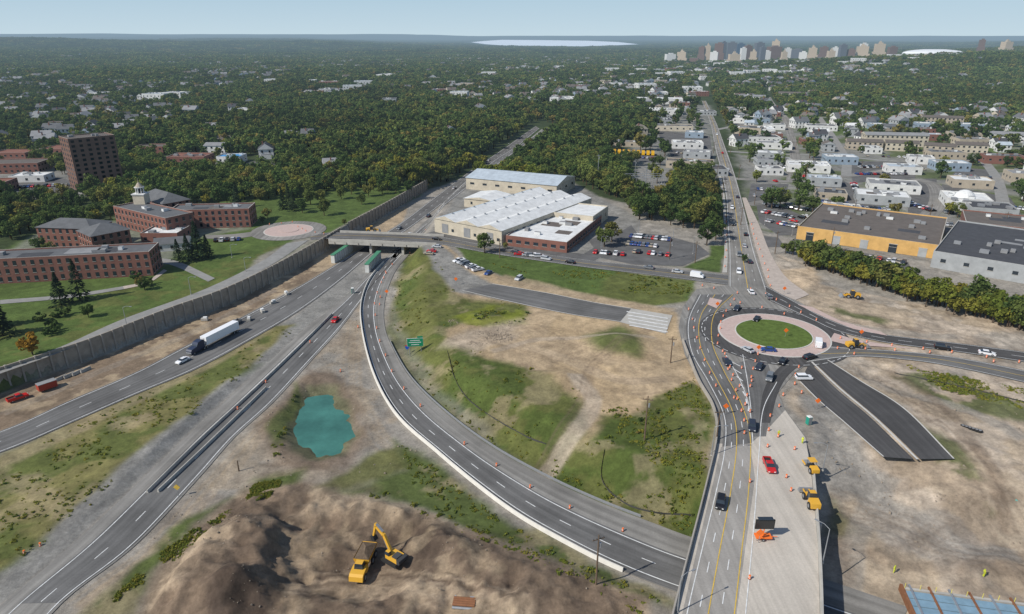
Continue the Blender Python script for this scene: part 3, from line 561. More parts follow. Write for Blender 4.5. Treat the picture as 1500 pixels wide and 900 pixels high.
def bmesh_building(w,dp,h,wm,rm,roof='flat',floors=1,bay=4,win=True,hvac=0,seed=0,ww=1.3,wh=1.5,doors=0,rise=None):
    r=random.Random(seed);mb=MB();trim=concrete
    mb.box((w/2,dp/2,h/2),(w,dp,h),wm,top=rm)
    if roof=='flat':
        t=.35
        for c,s in(((w/2,t/2,h+.3),(w,t,.6)),((w/2,dp-t/2,h+.3),(w,t,.6)),((t/2,dp/2,h+.3),(t,dp-2*t,.6)),((w-t/2,dp/2,h+.3),(t,dp-2*t,.6))): mb.box(c,s,wm,top=trim)
        for i in range(hvac):
            mb.box((r.uniform(.1,.9)*w,r.uniform(.15,.85)*dp,h+.7),(r.uniform(1.5,3.5),r.uniform(1.5,3),1.3),r.choice([steel,rgrey,rwhite]),top=rgrey)
        if hvac>3 and w>25:
            for i in range(3): mb.box((r.uniform(.2,.8)*w,r.uniform(.3,.7)*dp,h+.01+.004*i),(r.uniform(5,14),r.uniform(3,9),.02+.01*i),r.choice([rgrey,rdark,rbrown]))
    else:
        o=.5;rise=rise or min(w,dp)*.28
        if roof=='gable':
            if w>=dp: vs=[(-o,-o,h),(w+o,-o,h),(w+o,dp+o,h),(-o,dp+o,h),(-o,dp/2,h+rise),(w+o,dp/2,h+rise)];
            else: vs=[(-o,dp+o,h),(-o,-o,h),(w+o,-o,h),(w+o,dp+o,h),(w/2,dp+o,h+rise),(w/2,-o,h+rise)]
            if w>=dp: fs=[(0,1,5,4),(2,3,4,5),(0,4,3),(1,2,5),(3,2,1,0)]
            else: fs=[(0,1,5,4),(2,3,4,5),(1,2,5),(3,0,4),(3,2,1,0)]
            mb.add(vs,fs,[rm,rm,wm,wm,wm])
        else:
            k=min(w,dp)/2
            if w>=dp: R=[(k,dp/2,h+rise),(w-k,dp/2,h+rise)]
            else: R=[(w/2,k,h+rise),(w/2,dp-k,h+rise)]
            vs=[(-o,-o,h),(w+o,-o,h),(w+o,dp+o,h),(-o,dp+o,h)]+R
            fs=[(0,1,5,4),(1,2,5),(2,3,4,5),(3,0,4)] if w>=dp else [(0,1,4),(1,2,5,4),(2,3,5),(3,0,4,5)]
            mb.add(vs,fs,rm)
    if win:
        fh=h/floors
        for fl in range(floors):
            zc=fl*fh+fh*.55
            for side in range(4):
                ln=w if side%2==0 else dp;k=max(1,int(ln/bay))
                for i in range(k):
                    p=(i+.5)*ln/k
                    c={0:(p,-.02,zc),2:(p,dp+.02,zc),1:(w+.02,p,zc),3:(-.02,p,zc)}[side];s=(ww,.1,wh) if side%2==0 else (.1,ww,wh)
                    mb.box(c,s,glass)
                    if h<20: mb.box((c[0],c[1],zc-wh/2-.1),(s[0]+.2+(.06 if side%2 else 0),s[1]+.1,.14),trim)
    for i in range(doors):
        p=(i+.5)*w/doors;mb.box((p,-.03,2),(3.4,.14,4),greyw if i%3 else glass);mb.box((p,-.04,4.15),(3.8,.2,.25),trim)
    return mb
def bld(name,A,B,dp,h,wm,rm,**k):
    a=np.array(G(*A,PL));b=np.array(G(*B,PL));d=b-a;w=float(np.linalg.norm(d));d/=w;nn=np.array([-d[1],d[0]])
    if isinstance(dp,tuple): dp=float(np.dot(np.array(G(*dp,PL))-b,nn))
    CLEAR.append([tuple(a-d*3-nn*12),tuple(b+d*3-nn*12),tuple(b+d*3+nn*(dp+3)),tuple(a-d*3+nn*(dp+3))])
    return bmesh_building(w,dp,h,wm,rm,seed=len(CLEAR),**k).obj(name,(a[0],a[1],PL+.02),math.atan2(d[1],d[0]))
bld('warehouse',(683,277),(815,290),34,7.5,cream,rmetal,roof='gable',bay=9,ww=3,wh=1.2,rise=3.2)
a=np.array(G(637,340,PL));b=np.array(G(735,360,PL));d=(b-a);w=np.linalg.norm(d);d/=w;nn=np.array([-d[1],d[0]]);dp=88
CLEAR.append([tuple(a),tuple(b),tuple(b+nn*dp),tuple(a+nn*dp)])
mb=MB();mb.box((w/2,dp/2,3.6),(w,dp,7.2),cream)
for i in range(3):
    x0=i*w/3;x1=x0+w/3;xm=(x0+x1)/2
    mb.add([(x0,-.4,7.2),(x1,-.4,7.2),(x1,dp,7.2),(x0,dp,7.2),(xm,-.4,9.4),(xm,dp,9.4)],[(0,4,5,3),(4,1,2,5),(0,1,4),(2,3,5)],[rmetal if i==0 else rwhite,rwhite,cream,cream])
    for k in range(9): mb.cyl((xm,6+k*9,9.2),(xm,6+k*9,10),.5,.5,8,steel)
    mb.box((xm,-.06,3),(4,.2,4.6),rgrey);mb.box((xm+5,-.06,2.6),(1.4,.2,1.4),glass)
for k in range(14): mb.box((-.05,3+k*6.2,4),(.15,2.6,1.4),glass)
for k in range(12): mb.box((w+.05,6+k*6.5,4.5),(.15,2.6,1.2),glass)
mb.obj('warehouse',(a[0],a[1],PL),math.atan2(d[1],d[0]))
bld('office_building',(741,360),(830,371),(890,330),4.6,brick,rwhite,bay=4,ww=2.4,wh=1.5,hvac=9)
bld('warehouse',(808,330),(868,337),26,6.6,cream,rwhite,bay=7,ww=2)
bld('warehouse',(680,303),(724,308),22,5,cream,rwhite,roof='gable',bay=7,rise=1.5)
kw=dict(bay=3.2,floors=3,ww=1.3,wh=1.9)
bld('brick_institution_building',(-70,420),(225,404),14,10,brick,rslate,hvac=5,**kw)
bld('brick_institution_building',(60,363),(140,366),15,10,brick,rslate,roof='hip',rise=3,**kw)
bld('brick_institution_building',(140,378),(196,366),16,10,brick,rslate,roof='hip',rise=3.5,**kw)
bld('brick_institution_building',(172,332),(248,352),15,10.5,brick,rslate,hvac=3,**kw)
bld('brick_institution_building',(252,336),(368,333),14,9.5,brick,rslate,hvac=4,**kw)
bld('brick_institution_building',(243,326),(283,318),30,10,brick,rslate,roof='hip',**kw)
bld('brick_institution_building',(208,358),(262,358),14,5,brick,rwhite,bay=4,hvac=3)
bld('annex_building',(228,370),(278,366),8,3.6,whitew,rslate,bay=4,roof='gable')
cx,cy=G(206,330,PL);mb=MB();mb.box((0,0,13),(6,6,5),cream);mb.box((0,0,15.8),(6.8,6.8,.5),whitew)
for k in range(8):
    q=k*math.pi/4;mb.cyl((1.9*math.cos(q),1.9*math.sin(q),16),(1.9*math.cos(q),1.9*math.sin(q),19),.25,.25,6,whitew)
mb.cyl((0,0,16),(0,0,19),1.3,1.3,10,glass);mb.cyl((0,0,19),(0,0,19.4),2.5,2.5,12,whitew);mb.cyl((0,0,19.4),(0,0,21.6),2.1,.5,12,tanw);mb.cyl((0,0,21.6),(0,0,24),.15,.02,6,tanw)
mb.obj('cupola_tower',(cx,cy+6,PL))
bld('apartment_tower',(117,281),(183,272),20,33,brown,rbrown,floors=11,bay=4.2,ww=2,wh=1.6,hvac=3)
bld('industrial_building',(1166,350),(1372,380),(1448,345),6,orangew,rbrown,bay=12,ww=3,wh=1,hvac=16,doors=5)
bld('industrial_building',(1362,392),(1580,430),(1590,372),7,greyw,rdark,bay=8,ww=2,hvac=10)
bld('industrial_building',(1410,345),(1600,366),30,6.5,brick,rbrown,bay=8,hvac=8)
tab=[('apartment_building',1266,1358,214,2,14,10,cream,rgrey,3),('apartment_building',1352,1398,225,3,12,7,tanw,rbrown,2),('apartment_building',1398,1446,224,2,12,7,cream,rbrown,2),
('apartment_building',1240,1292,219,2,12,7,tanw,rbrown,2),('apartment_building',1296,1345,221,2,12,7,cream,rbrown,2),('apartment_building',1448,1500,207,2,12,7,whitew,rgrey,2),
('store_building',1153,1216,252,3,22,5,whitew,rwhite,1),('store_building',1253,1332,298,6,20,5,greyw,rwhite,1),('store_building',1272,1348,281,5,20,5,whitew,rgrey,1),('store_building',1384,1452,303,5,22,5,whitew,rwhite,1),
('store_building',1194,1240,292,3,15,4,tanw,rdark,1),('store_building',1108,1160,218,2,16,5,whitew,rgrey,1),('store_building',1100,1147,233,2,14,5,greyw,rwhite,1),('store_building',1076,1114,196,2,22,6,tanw,rdark,1),
('store_building',1062,1100,180,2,20,6,whitew,rwhite,1),('store_building',1056,1092,166,1,20,6,cream,rgrey,1),('store_building',1395,1455,275,3,16,5,tanw,rwhite,1),('store_building',1462,1540,352,6,14,4,whitew,rmetal,1),
('store_building',985,1030,218,1,18,5,whitew,rwhite,1),('store_building',1000,1040,232,2,16,5,greyw,rgrey,1),('store_building',975,1045,246,3,14,5,tanw,rbrown,1),('store_building',960,1015,192,1,16,5,cream,rdark,1),
('store_building',945,1000,168,1,25,6,whitew,rwhite,1),('store_building',1003,1030,202,1,14,5,bluew,rwhite,1),('store_building',838,884,140,1,30,7,whitew,rwhite,1),
('store_building',818,850,148,1,20,6,tanw,rgrey,1),('store_building',-30,58,256,-2,22,7,brick,rbrown,2),('store_building',14,66,268,-1,14,4,whitew,rwhite,1),('store_building',245,300,240,0,20,5,brick,rred,1),
('store_building',318,352,240,0,16,5,whitew,rblue,1),('store_building',60,112,232,0,22,7,brick,rred,2),('store_building',300,330,226,0,14,7,whitew,rgrey,2),('store_building',1205,1240,166,1,18,5,cream,rwhite,1),
('store_building',1330,1368,240,2,14,5,whitew,rwhite,1),('store_building',1300,1350,255,2,16,5,whitew,rmetal,1),('store_building',1182,1232,272,3,14,5,greyw,rmetal,1),('store_building',1480,1560,268,4,18,6,tanw,rgrey,1),
('store_building',898,942,215,1,10,4,tanw,rbrown,1),('store_building',1118,1150,190,1,12,5,whitew,rdark,1),('store_building',1395,1420,310,1,10,5,whitew,rwhite,1),('store_building',1442,1500,240,2,13,6,brick,rdark,1),
('warehouse',930,1000,152,1,26,7,whitew,rwhite,1),('warehouse',1150,1200,131,1,30,7,tanw,rgrey,1),('apartment_building',1350,1410,184,2,14,9,tanw,rbrown,3),('apartment_building',1080,1120,150,1,16,9,whitew,rgrey,3),('apartment_building',1140,1180,145,1,14,9,cream,rbrown,3),
('store_building',1420,1490,318,5,20,5,greyw,rdark,1),('store_building',1205,1262,318,4,14,5,whitew,rgrey,1),
('store_building',-10,40,240,0,18,8,brick,rred,2),('store_building',200,240,228,0,16,7,brick,rbrown,2),('store_building',-60,10,284,-2,16,6,brick,rred,2)]
for n,u0,u1,vb,dv,dp,h,wm,rm,fl in tab: bld(n,(u0,vb),(u1,vb+dv),dp,h,wm,rm,floors=fl,bay=4 if fl>1 else 6,ww=1.6,wh=1.4,hvac=(5 if fl==1 else 0),roof='gable' if (fl>1 and wm is not brick) else 'flat',rise=2)
cx,cy=G(1410,300,PL);mb=MB()
for k in range(6):
    q0,q1=k*math.pi/12,(k+1)*math.pi/12;mb.cyl((0,0,3+6*math.sin(q0)),(0,0,3+6*math.sin(q1)),6*math.cos(q0),max(.05,6*math.cos(q1)),20,rwhite)
mb.cyl((0,0,0),(0,0,3),6,6,20,whitew);mb.obj('storage_dome',(cx,cy,PL))
PR=[]
for i in range(18):
    r=random.Random(500+i);flat=i%3!=2;w=r.uniform(14,34) if flat else r.uniform(9,14);dp=r.uniform(10,20) if flat else r.uniform(8,11);fl=1 if flat else 2;PR.append((bmesh_building(w,dp,(4.2 if flat else 6)+r.uniform(0,1.5),[whitew,greyw,tanw,whitew,brick,greyw,whitew,bluew][i%8],[rwhite,rgrey,rdark,rslate,rmetal,rbrown,rwhite][i%7],roof='flat' if flat else 'gable',floors=fl,bay=4,hvac=5,seed=i,rise=2.4).mesh('store_building'),w,dp))
def infill(poly,n,rz0,mn):
    A=np.array(poly);pts=[];tries=0
    while len(pts)<n and tries<n*25:
        tries+=1;px_=random.uniform(A[:,0].min(),min(A[:,0].max(),520));py_=random.uniform(A[:,1].min(),A[:,1].max())
        q=(np.array([px_]),np.array([py_]))
        if any((px_-a)**2+(py_-b)**2<mn*mn for a,b in pts): continue
        if sdist(*q,poly)[0][0]>-6: continue
        if any(within(*q,P,9)[0] for P in CLEAR0): continue
        if any(within(*q,P,10)[0] for P in ROADPOLYS): continue
        pts.append((px_,py_));me_,w_,d_=random.choice(PR);rz=rz0+random.choice([0,0,math.pi/2])+random.uniform(-.08,.08)
        put('store_building',me_,(px_,py_,PL+.02),rz);CLEAR.append([tuple(p) for p in circ((px_,py_),15,8)])
CLEAR0=list(CLEAR)
infill(TOWN,75,-.15,32)
infill(GP([(930,150),(1040,155),(1052,245),(1058,262),(975,262),(960,190)],PL),16,-.05,32)
infill(GP([(-300,310),(-300,230),(60,222),(110,240),(150,270),(60,292)],PL),12,0,30)
# skyline
def winmat(name,cw,cg):
    m=bpy.data.materials.new(name);m.use_nodes=True;nt=m.node_tree;N=nt.nodes;Lk=nt.links;b=N['Principled BSDF'];b.inputs['Roughness'].default_value=.7
    tc=N.new('ShaderNodeTexCoord')
    ck=N.new('ShaderNodeTexBrick');ck.inputs['Scale'].default_value=.13;ck.offset=0;ck.inputs['Mortar Size'].default_value=.22;ck.inputs['Color1'].default_value=(*cg,1);ck.inputs['Color2'].default_value=(*[c*1.5 for c in cg],1);ck.inputs['Mortar'].default_value=(*cw,1)
    sp=N.new('ShaderNodeSeparateXYZ');ad=N.new('ShaderNodeMath');ad.operation='ADD';cb=N.new('ShaderNodeCombineXYZ')
    Lk.new(tc.outputs['Object'],sp.inputs[0]);Lk.new(sp.outputs[0],ad.inputs[0]);Lk.new(sp.outputs[1],ad.inputs[1]);Lk.new(ad.outputs[0],cb.inputs[0]);Lk.new(sp.outputs[2],cb.inputs[1])
    Lk.new(cb.outputs[0],ck.inputs['Vector']);Lk.new(ck.outputs['Color'],b.inputs['Base Color']);add_painted_haze(nt,b.outputs[0],N['Material Output'].inputs[0]);return m
wms=[winmat('tower_tan',(.48,.38,.27),(.12,.10,.08)),winmat('tower_white',(.66,.64,.60),(.18,.19,.21)),winmat('tower_brown',(.15,.09,.07),(.03,.03,.04)),winmat('tower_glass',(.05,.09,.14),(.02,.04,.07)),winmat('tower_grey',(.11,.12,.14),(.03,.04,.05))]
sky=[(1023,1032,92,69,2),(1032,1040,92,67,0),(1046,1060,93,64,2),(1055,1062,91,62,4),(1064,1078,92,63,4),(1078,1090,90,65,3),(1090,1100,92,68,2),(1105,1118,92,64,4),(1126,1144,92,70,2),(1129,1141,91,62,0),(1148,1158,91,73,1),
(1160,1176,93,75,4),(1184,1196,93,73,0),(1200,1212,92,72,2),(1218,1226,92,73,1),(1228,1238,94,70,4),(1255,1272,94,73,0),(1258,1268,93,69,1),(1280,1294,94,70,0),(1300,1312,93,75,2),(1240,1252,94,77,2),
(975,990,92,79,1),(992,1006,92,76,0),(1098,1108,94,77,0),(1118,1128,94,77,1),(1144,1152,95,79,0),(1170,1182,95,80,1),(1212,1222,95,79,0),(1430,1438,92,71,2),(1466,1478,92,76,0),(1040,1052,95,77,1),(1068,1084,96,81,0),(1010,1024,97,86,2),(1084,1092,95,72,1),(1112,1120,95,71,4)]
for i in range(34):
    u=random.uniform(985,1320);wd=random.uniform(6,16);vb=random.uniform(91,99);sky.append((u,u+wd,vb,vb-random.uniform(3,6),random.choice([0,1,1,2,4,4])))
for u0,u1,vb,vt,k in sky:
    a=G(u0,vb,PL);b=G(u1,vb,PL);w=b[0]-a[0];h=(CAMH-PL)-( ( SP-((450-vt)/1000)*CP)/((( 450-vt)/1000)*SP+CP))*a[1]
    zb=float(relief(np.array([a[0]]),np.array([a[1]]))[0]);dp=w*random.uniform(.7,1.1);rz=random.uniform(-.4,.1)
    mb=MB();hh=max(h,8)
    mb.box((0,0,hh/2-5),(w*.9,dp,hh+10),wms[k],top=rgrey)
    if h>30:
        mb.box((w*.05,0,hh+2),(w*.4,dp*.4,4),wms[k],top=rgrey)
        if k in(0,2): mb.box((0,0,hh*.3-5),(w*1.15,dp*1.15,hh*.6),wms[k],top=rgrey)
        if k==0: mb.box((0,0,hh+6),(w*.2,dp*.2,5),wms[k]);mb.cyl((0,0,hh+8),(0,0,hh+18),.6,.1,6,steel)
    mb.obj('office_tower' if h>30 else 'downtown_building',((a[0]+b[0])/2,a[1]+dp/2,PL+zb),rz)
a=G(1335,92,PL);b=G(1425,92,PL);w=b[0]-a[0];zb=float(relief(np.array([(a[0]+b[0])/2]),np.array([a[1]]))[0]);z1=(CAMH)-((SP-((450-73)/1000)*CP)/(((450-73)/1000)*SP+CP))*a[1]
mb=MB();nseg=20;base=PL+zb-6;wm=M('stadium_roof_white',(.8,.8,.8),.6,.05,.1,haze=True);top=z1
for i in range(4):
    f0=i/4;f1=(i+1)/4;r0=w/2*math.cos(f0*1.2);r1=w/2*math.cos(f1*1.2);z0=base+(top-base)*(.5+.5*math.sin(f0*1.2)/math.sin(1.2));zz=base+(top-base)*(.5+.5*math.sin(f1*1.2)/math.sin(1.2));P0=[(r0*math.cos(q),r0*.6*math.sin(q),z0) for q in np.linspace(0,2*math.pi,nseg,endpoint=False)];P1=[(r1*math.cos(q),r1*.6*math.sin(q),zz) for q in np.linspace(0,2*math.pi,nseg,endpoint=False)]
    mb.add(P0+P1,[(j,(j+1)%nseg,nseg+(j+1)%nseg,nseg+j) for j in range(nseg)]+([tuple(range(nseg,2*nseg))] if i==3 else []),wm)
P0=[(w/2*math.cos(q),w*.3*math.sin(q),base-8) for q in np.linspace(0,2*math.pi,nseg,endpoint=False)];P1=[(p[0],p[1],base+(top-base)*.5) for p in P0];mb.add(P0+P1,[(j,(j+1)%nseg,nseg+(j+1)%nseg,nseg+j) for j in range(nseg)],whitew)
mb.obj('domed_stadium',((a[0]+b[0])/2,a[1]+w*.3,0))
# ------------------------------------------------------------------ trees
def leafmat(name,ramp,mul=1.0):
    m=bpy.data.materials.new(name);m.use_nodes=True;nt=m.node_tree;N=nt.nodes;Lk=nt.links
    N.remove(N['Principled BSDF']);oi=N.new('ShaderNodeObjectInfo');cr=N.new('ShaderNodeValToRGB')
    els=cr.color_ramp.elements
    while len(els)<len(ramp): els.new(.5)
    for e,(p,c) in zip(els,ramp): e.position=p;e.color=(c[0]*mul,c[1]*mul,c[2]*mul,1)
    Lk.new(oi.outputs['Random'],cr.inputs[0])
    g=N.new('ShaderNodeNewGeometry');no=N.new('ShaderNodeTexNoise');no.inputs['Scale'].default_value=.006;no.inputs['Detail'].default_value=4;no.inputs['Roughness'].default_value=.65;Lk.new(g.outputs['Position'],no.inputs['Vector'])
    r=N.new('ShaderNodeMapRange');r.inputs[1].default_value=.32;r.inputs[2].default_value=.68;r.inputs[3].default_value=.62;r.inputs[4].default_value=1.38;Lk.new(no.outputs['Fac'],r.inputs[0])
    v=N.new('ShaderNodeVectorMath');v.operation='SCALE';Lk.new(cr.outputs[0],v.inputs[0]);Lk.new(r.outputs[0],v.inputs['Scale'])
    d=N.new('ShaderNodeBsdfDiffuse');t=N.new('ShaderNodeBsdfTranslucent');mx=N.new('ShaderNodeMixShader');mx.inputs[0].default_value=.3
    Lk.new(v.outputs[0],d.inputs[0]);Lk.new(v.outputs[0],t.inputs[0]);Lk.new(d.outputs[0],mx.inputs[1]);Lk.new(t.outputs[0],mx.inputs[2])
    add_painted_haze(nt,mx.outputs[0],N['Material Output'].inputs[0]);return m
GRN=[(0,(.048,.080,.024)),(.25,(.065,.100,.028)),(.5,(.088,.120,.034)),(.75,(.112,.138,.036)),(.92,(.150,.155,.040)),(1,(.20,.155,.045))]
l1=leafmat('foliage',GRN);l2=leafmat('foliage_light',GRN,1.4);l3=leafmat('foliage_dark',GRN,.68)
YG=[(0,(.11,.14,.025)),(.5,(.16,.175,.03)),(1,(.22,.195,.035))];y1=leafmat('yellow_foliage',YG);y2=leafmat('yellow_foliage_light',YG,1.35);y3=leafmat('yellow_foliage_dark',YG,.6)
AU=[(0,(.28,.15,.02)),(1,(.35,.2,.03))];a1=leafmat('autumn_foliage',AU);a3=leafmat('autumn_foliage_dark',AU,.6)
PN=[(0,(.022,.042,.020)),(1,(.04,.06,.03))];p1=leafmat('needles',PN);p3=leafmat('needles_dark',PN,.6)
bark=M('bark',(.10,.075,.055),.95,.2,3)
def tree_mesh(name,seed,h,r,nc,nl,leaf,mats=(l1,l2,l3),trunk=True,zc=.6,vr=.40):
    R=np.random.RandomState(seed);mb=MB()
    dirs=R.randn(nc,3);dirs/=np.linalg.norm(dirs,axis=1)[:,None];rad=R.uniform(.35,.85,nc)**.8
    cen=dirs*rad[:,None]*np.array([r,r,h*vr])*R.uniform(.85,1.1,(nc,1))+np.array([0,0,h*zc]);cr=R.uniform(.24,.42,nc)*r
    if trunk:
        mb.cyl((0,0,-.5),(0,0,h*.55),r*.075,r*.035,6,bark)
        for i in range(min(6,nc)): mb.cyl((0,0,h*(.25+.05*i)),tuple(cen[i]),r*.035,r*.012,4,bark)
    for i in range(nc):
        D=R.randn(nl,3);D/=np.linalg.norm(D,axis=1)[:,None];P=cen[i]+D*cr[i]*R.uniform(.55,1.08,(nl,1))*np.array([1,1,.8])
        Nn=D+R.randn(nl,3)*.45+np.array([0,0,.25]);Nn/=np.linalg.norm(Nn,axis=1)[:,None]
        A=np.cross(Nn,R.randn(nl,3));A/=np.linalg.norm(A,axis=1)[:,None];B=np.cross(Nn,A)
        s=leaf*R.uniform(.55,1.2,nl)[:,None];tone=R.rand()
        for j in range(nl):
            q=[P[j]+A[j]*s[j],P[j]+B[j]*s[j]*.7,P[j]-A[j]*s[j]*.9,P[j]-B[j]*s[j]*.75]
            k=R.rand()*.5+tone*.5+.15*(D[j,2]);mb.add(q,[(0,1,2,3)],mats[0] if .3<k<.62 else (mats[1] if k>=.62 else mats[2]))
    return mb.mesh(name)
def pine_mesh(name,seed,h,r,n=420):
    R=np.random.RandomState(seed);mb=MB();mb.cyl((0,0,-.5),(0,0,h*.95),.28,.04,6,bark)
    for j in range(n):
        f=R.rand()**.8;z=h*(.08+.9*f);rr=r*(1-f)*R.uniform(.5,1.05)*(1+.25*math.sin(f*40))+.15;q=R.rand()*6.28
        c=np.array([rr*math.cos(q),rr*math.sin(q),z-.25*rr]);o=np.array([math.cos(q),math.sin(q),-.45]);sd=np.array([-math.sin(q),math.cos(q),0]);s=R.uniform(.5,1.0)*(.5+.6*(1-f))
        mb.add([c+o*s,c+sd*s*.6+R.randn(3)*.1,c-o*s,c-sd*s*.6+R.randn(3)*.1],[(0,1,2,3)],p1 if R.rand()>.45 else p3)
    return mb.mesh(name)
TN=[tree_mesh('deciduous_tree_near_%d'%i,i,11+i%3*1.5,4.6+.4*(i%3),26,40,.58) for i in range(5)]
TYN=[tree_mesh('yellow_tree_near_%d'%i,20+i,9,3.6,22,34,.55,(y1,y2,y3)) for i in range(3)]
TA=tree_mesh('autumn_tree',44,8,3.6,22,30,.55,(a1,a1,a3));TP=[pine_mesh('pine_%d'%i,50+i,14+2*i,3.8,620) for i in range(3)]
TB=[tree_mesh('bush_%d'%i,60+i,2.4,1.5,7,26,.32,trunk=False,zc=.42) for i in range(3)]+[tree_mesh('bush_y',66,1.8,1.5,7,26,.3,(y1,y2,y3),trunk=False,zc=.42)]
def coll(name,meshes):
    c=bpy.data.collections.new(name)
    for i,m in enumerate(meshes):
        o=bpy.data.objects.new('%s_%02d'%(name,i),m);c.objects.link(o)
    return c
def scatter(name,P,S,Rz,Ix,c):
    me=bpy.data.meshes.new(name);me.from_pydata([tuple(p) for p in P],[],[])
    n=len(P);S=np.asarray(S)
    if S.ndim==1: S=np.c_[S,S,S]
    a=me.attributes.new('sc','FLOAT_VECTOR','POINT');a.data.foreach_set('vector',S.astype(np.float32).ravel())
    a=me.attributes.new('ro','FLOAT_VECTOR','POINT');a.data.foreach_set('vector',np.c_[np.zeros(n),np.zeros(n),Rz].astype(np.float32).ravel())
    a=me.attributes.new('ix','INT','POINT');a.data.foreach_set('value',np.asarray(Ix,dtype=np.int32))
    o=put(name,me);ng=bpy.data.node_groups.new(name,'GeometryNodeTree')
    ng.interface.new_socket(name='Geometry',in_out='INPUT',socket_type='NodeSocketGeometry');ng.interface.new_socket(name='Geometry',in_out='OUTPUT',socket_type='NodeSocketGeometry')
    N=ng.nodes;L=ng.links;gi=N.new('NodeGroupInput');go=N.new('NodeGroupOutput');ip=N.new('GeometryNodeInstanceOnPoints');ci=N.new('GeometryNodeCollectionInfo')
    ci.inputs['Collection'].default_value=c;ci.inputs['Separate Children'].default_value=True;ci.inputs['Reset Children'].default_value=True
    def na(nm,t):
        k=N.new('GeometryNodeInputNamedAttribute');k.data_type=t;k.inputs['Name'].default_value=nm;return k.outputs[0]
    er=N.new('FunctionNodeEulerToRotation');L.new(na('ro','FLOAT_VECTOR'),er.inputs[0])
    L.new(gi.outputs[0],ip.inputs['Points']);L.new(ci.outputs[0],ip.inputs['Instance']);ip.inputs['Pick Instance'].default_value=True
    L.new(na('ix','INT'),ip.inputs['Instance Index']);L.new(er.outputs[0],ip.inputs['Rotation']);L.new(na('sc','FLOAT_VECTOR'),ip.inputs['Scale']);L.new(ip.outputs[0],go.inputs[0])
    md=o.modifiers.new('scatter','NODES');md.node_group=ng;return o
SITE=GP([(-900,1100),(-700,470),(-100,400),(0,372),(60,345),(170,325),(250,305),(370,305),(400,292),(440,300),(480,282),(560,284),(600,275),(640,258),(690,232),(765,190),(790,178),(818,186),(780,218),(722,252),(705,262),(830,264),(900,295),(930,325),(1050,345),(1054,300),(1042,240),(1026,155),(1020,120),(1034,120),(1045,155),(1070,210),(1095,290),(1110,340),(1185,380),(1500,430),(1800,480),(2500,1100)],PL)
COM=[(TOWN,.34),
 (GP([(930,150),(1040,155),(1052,245),(1058,262),(975,262),(900,225),(960,190)],PL),.3),(GP([(-300,310),(-300,230),(60,222),(110,240),(180,280),(60,292)],PL),.2),
 (GP([(240,256),(240,232),(400,228),(420,250)],PL),.35),(GP([(905,262),(940,240),(980,250),(975,292),(930,295)],PL),.05),
 (GP([(900,106),(930,100),(1000,92),(1340,91),(1340,101),(1080,107)],PL),.5)]
def density(px,py):
    d=np.full(px.shape,.95)
    for P,v in COM: d=np.where(within(px,py,P,0),v,d)
    d=np.where(sdist(px,py,SITE)[0]<3,0,d)
    lo=np.where(py<1500)[0]
    a=px[lo];b=py[lo];dd=d[lo]
    for P in CLEAR: dd=np.where(within(a,b,P,1.5),0,dd)
    for P in ROADPOLYS:
        if max(p[1] for p in P)>330: dd=np.where(within(a,b,P,4),0,dd)
    d[lo]=dd
    return d
def house(i):
    r=random.Random(i);w=r.uniform(8,12);dp=r.uniform(9,13);wm=[whitew,cream,greyw,whitew,bluew,tanw,whitew][i%7];rm=[rslate,rbrown,rgrey,rdark,rslate,rgrey,rslate][i%7]
    mb=bmesh_building(w,dp,6.2,wm,rm,roof='gable',floors=2,bay=3,ww=1,wh=1.4,rise=3.4)
    mb.box((w*.3,dp*.6,9.2),(.8,.8,2.2),brick);mb.box((w/2,-1.2,1.5),(w*.7,2.4,3),wm,top=rm)
    mb.v=[(p[0]-w/2,p[1]-dp/2,p[2]-.3) for p in mb.v];return mb.mesh('house_%d'%i)
HC=coll('house_kinds',[house(i) for i in range(7)])
gx=[];gy=[];yy=520.0
while yy<5200:
    st=34+ (yy-520)*.006;xx=-(.85*yy+60)
    while xx<.85*yy+60:
        gx.append(xx+random.uniform(-17,17));gy.append(yy+random.uniform(-22,22));xx+=st*.7
    yy+=st
gx=np.array(gx);gy=np.array(gy)
def clusf(px,py): return fbm(px,py,230,4,200)
prob=np.where(clusf(gx,gy)>.53,.55,.07)*np.where(gy>2200,.5,1)
rl=relief(gx,gy);prob=prob*np.where(np.abs(rl)>14,.25,1)
prob=np.where((gx>-90)&(gx<gy*.30)&(gy<900),.02,prob);prob=np.where((gx<gy*-.3)&(gy<640),.04,prob)
D=density(gx,gy);keep=(RS.rand(len(gx))<prob)&(D>.1)&(sdist(gx,gy,LK)[0]>0);hx,hy=gx[keep],gy[keep]
hz=Hs(hx,hy);n=len(hx);print('houses',n);rot=np.where(RS.rand(n)<.5,0,math.pi/2)+.25+RS.randn(n)*.15
scatter('distant_houses',np.c_[hx,hy,hz],RS.uniform(.9,1.3,n),rot,RS.randint(0,7,n),HC)
def bigb(i):
    r=random.Random(i+40);mb=bmesh_building(r.uniform(24,46),r.uniform(16,30),r.uniform(8,12),[whitew,tanw,brick,greyw,whitew][i%5],[rwhite,rgrey,rwhite,rdark,rmetal][i%5],floors=2,bay=5,hvac=5,seed=i);return mb.mesh('block_%d'%i)
BC=coll('block_kinds',[bigb(i) for i in range(6)])
bx=[];by=[]
for P,n in((GP([(760,165),(830,120),(900,104),(1340,92),(1500,94),(1500,104),(1080,118),(1000,150),(900,160)],PL),90),(GP([(100,140),(700,105),(900,88),(1300,86),(900,100),(700,150),(300,180)],PL),50)):
    A=np.array(P);qx=RS.uniform(A[:,0].min(),A[:,0].max(),n*8);qy=RS.uniform(A[:,1].min(),A[:,1].max(),n*8);k=(sdist(qx,qy,P)[0]<0)&(density(qx,qy)>.1);bx+=list(qx[k][:n]);by+=list(qy[k][:n])
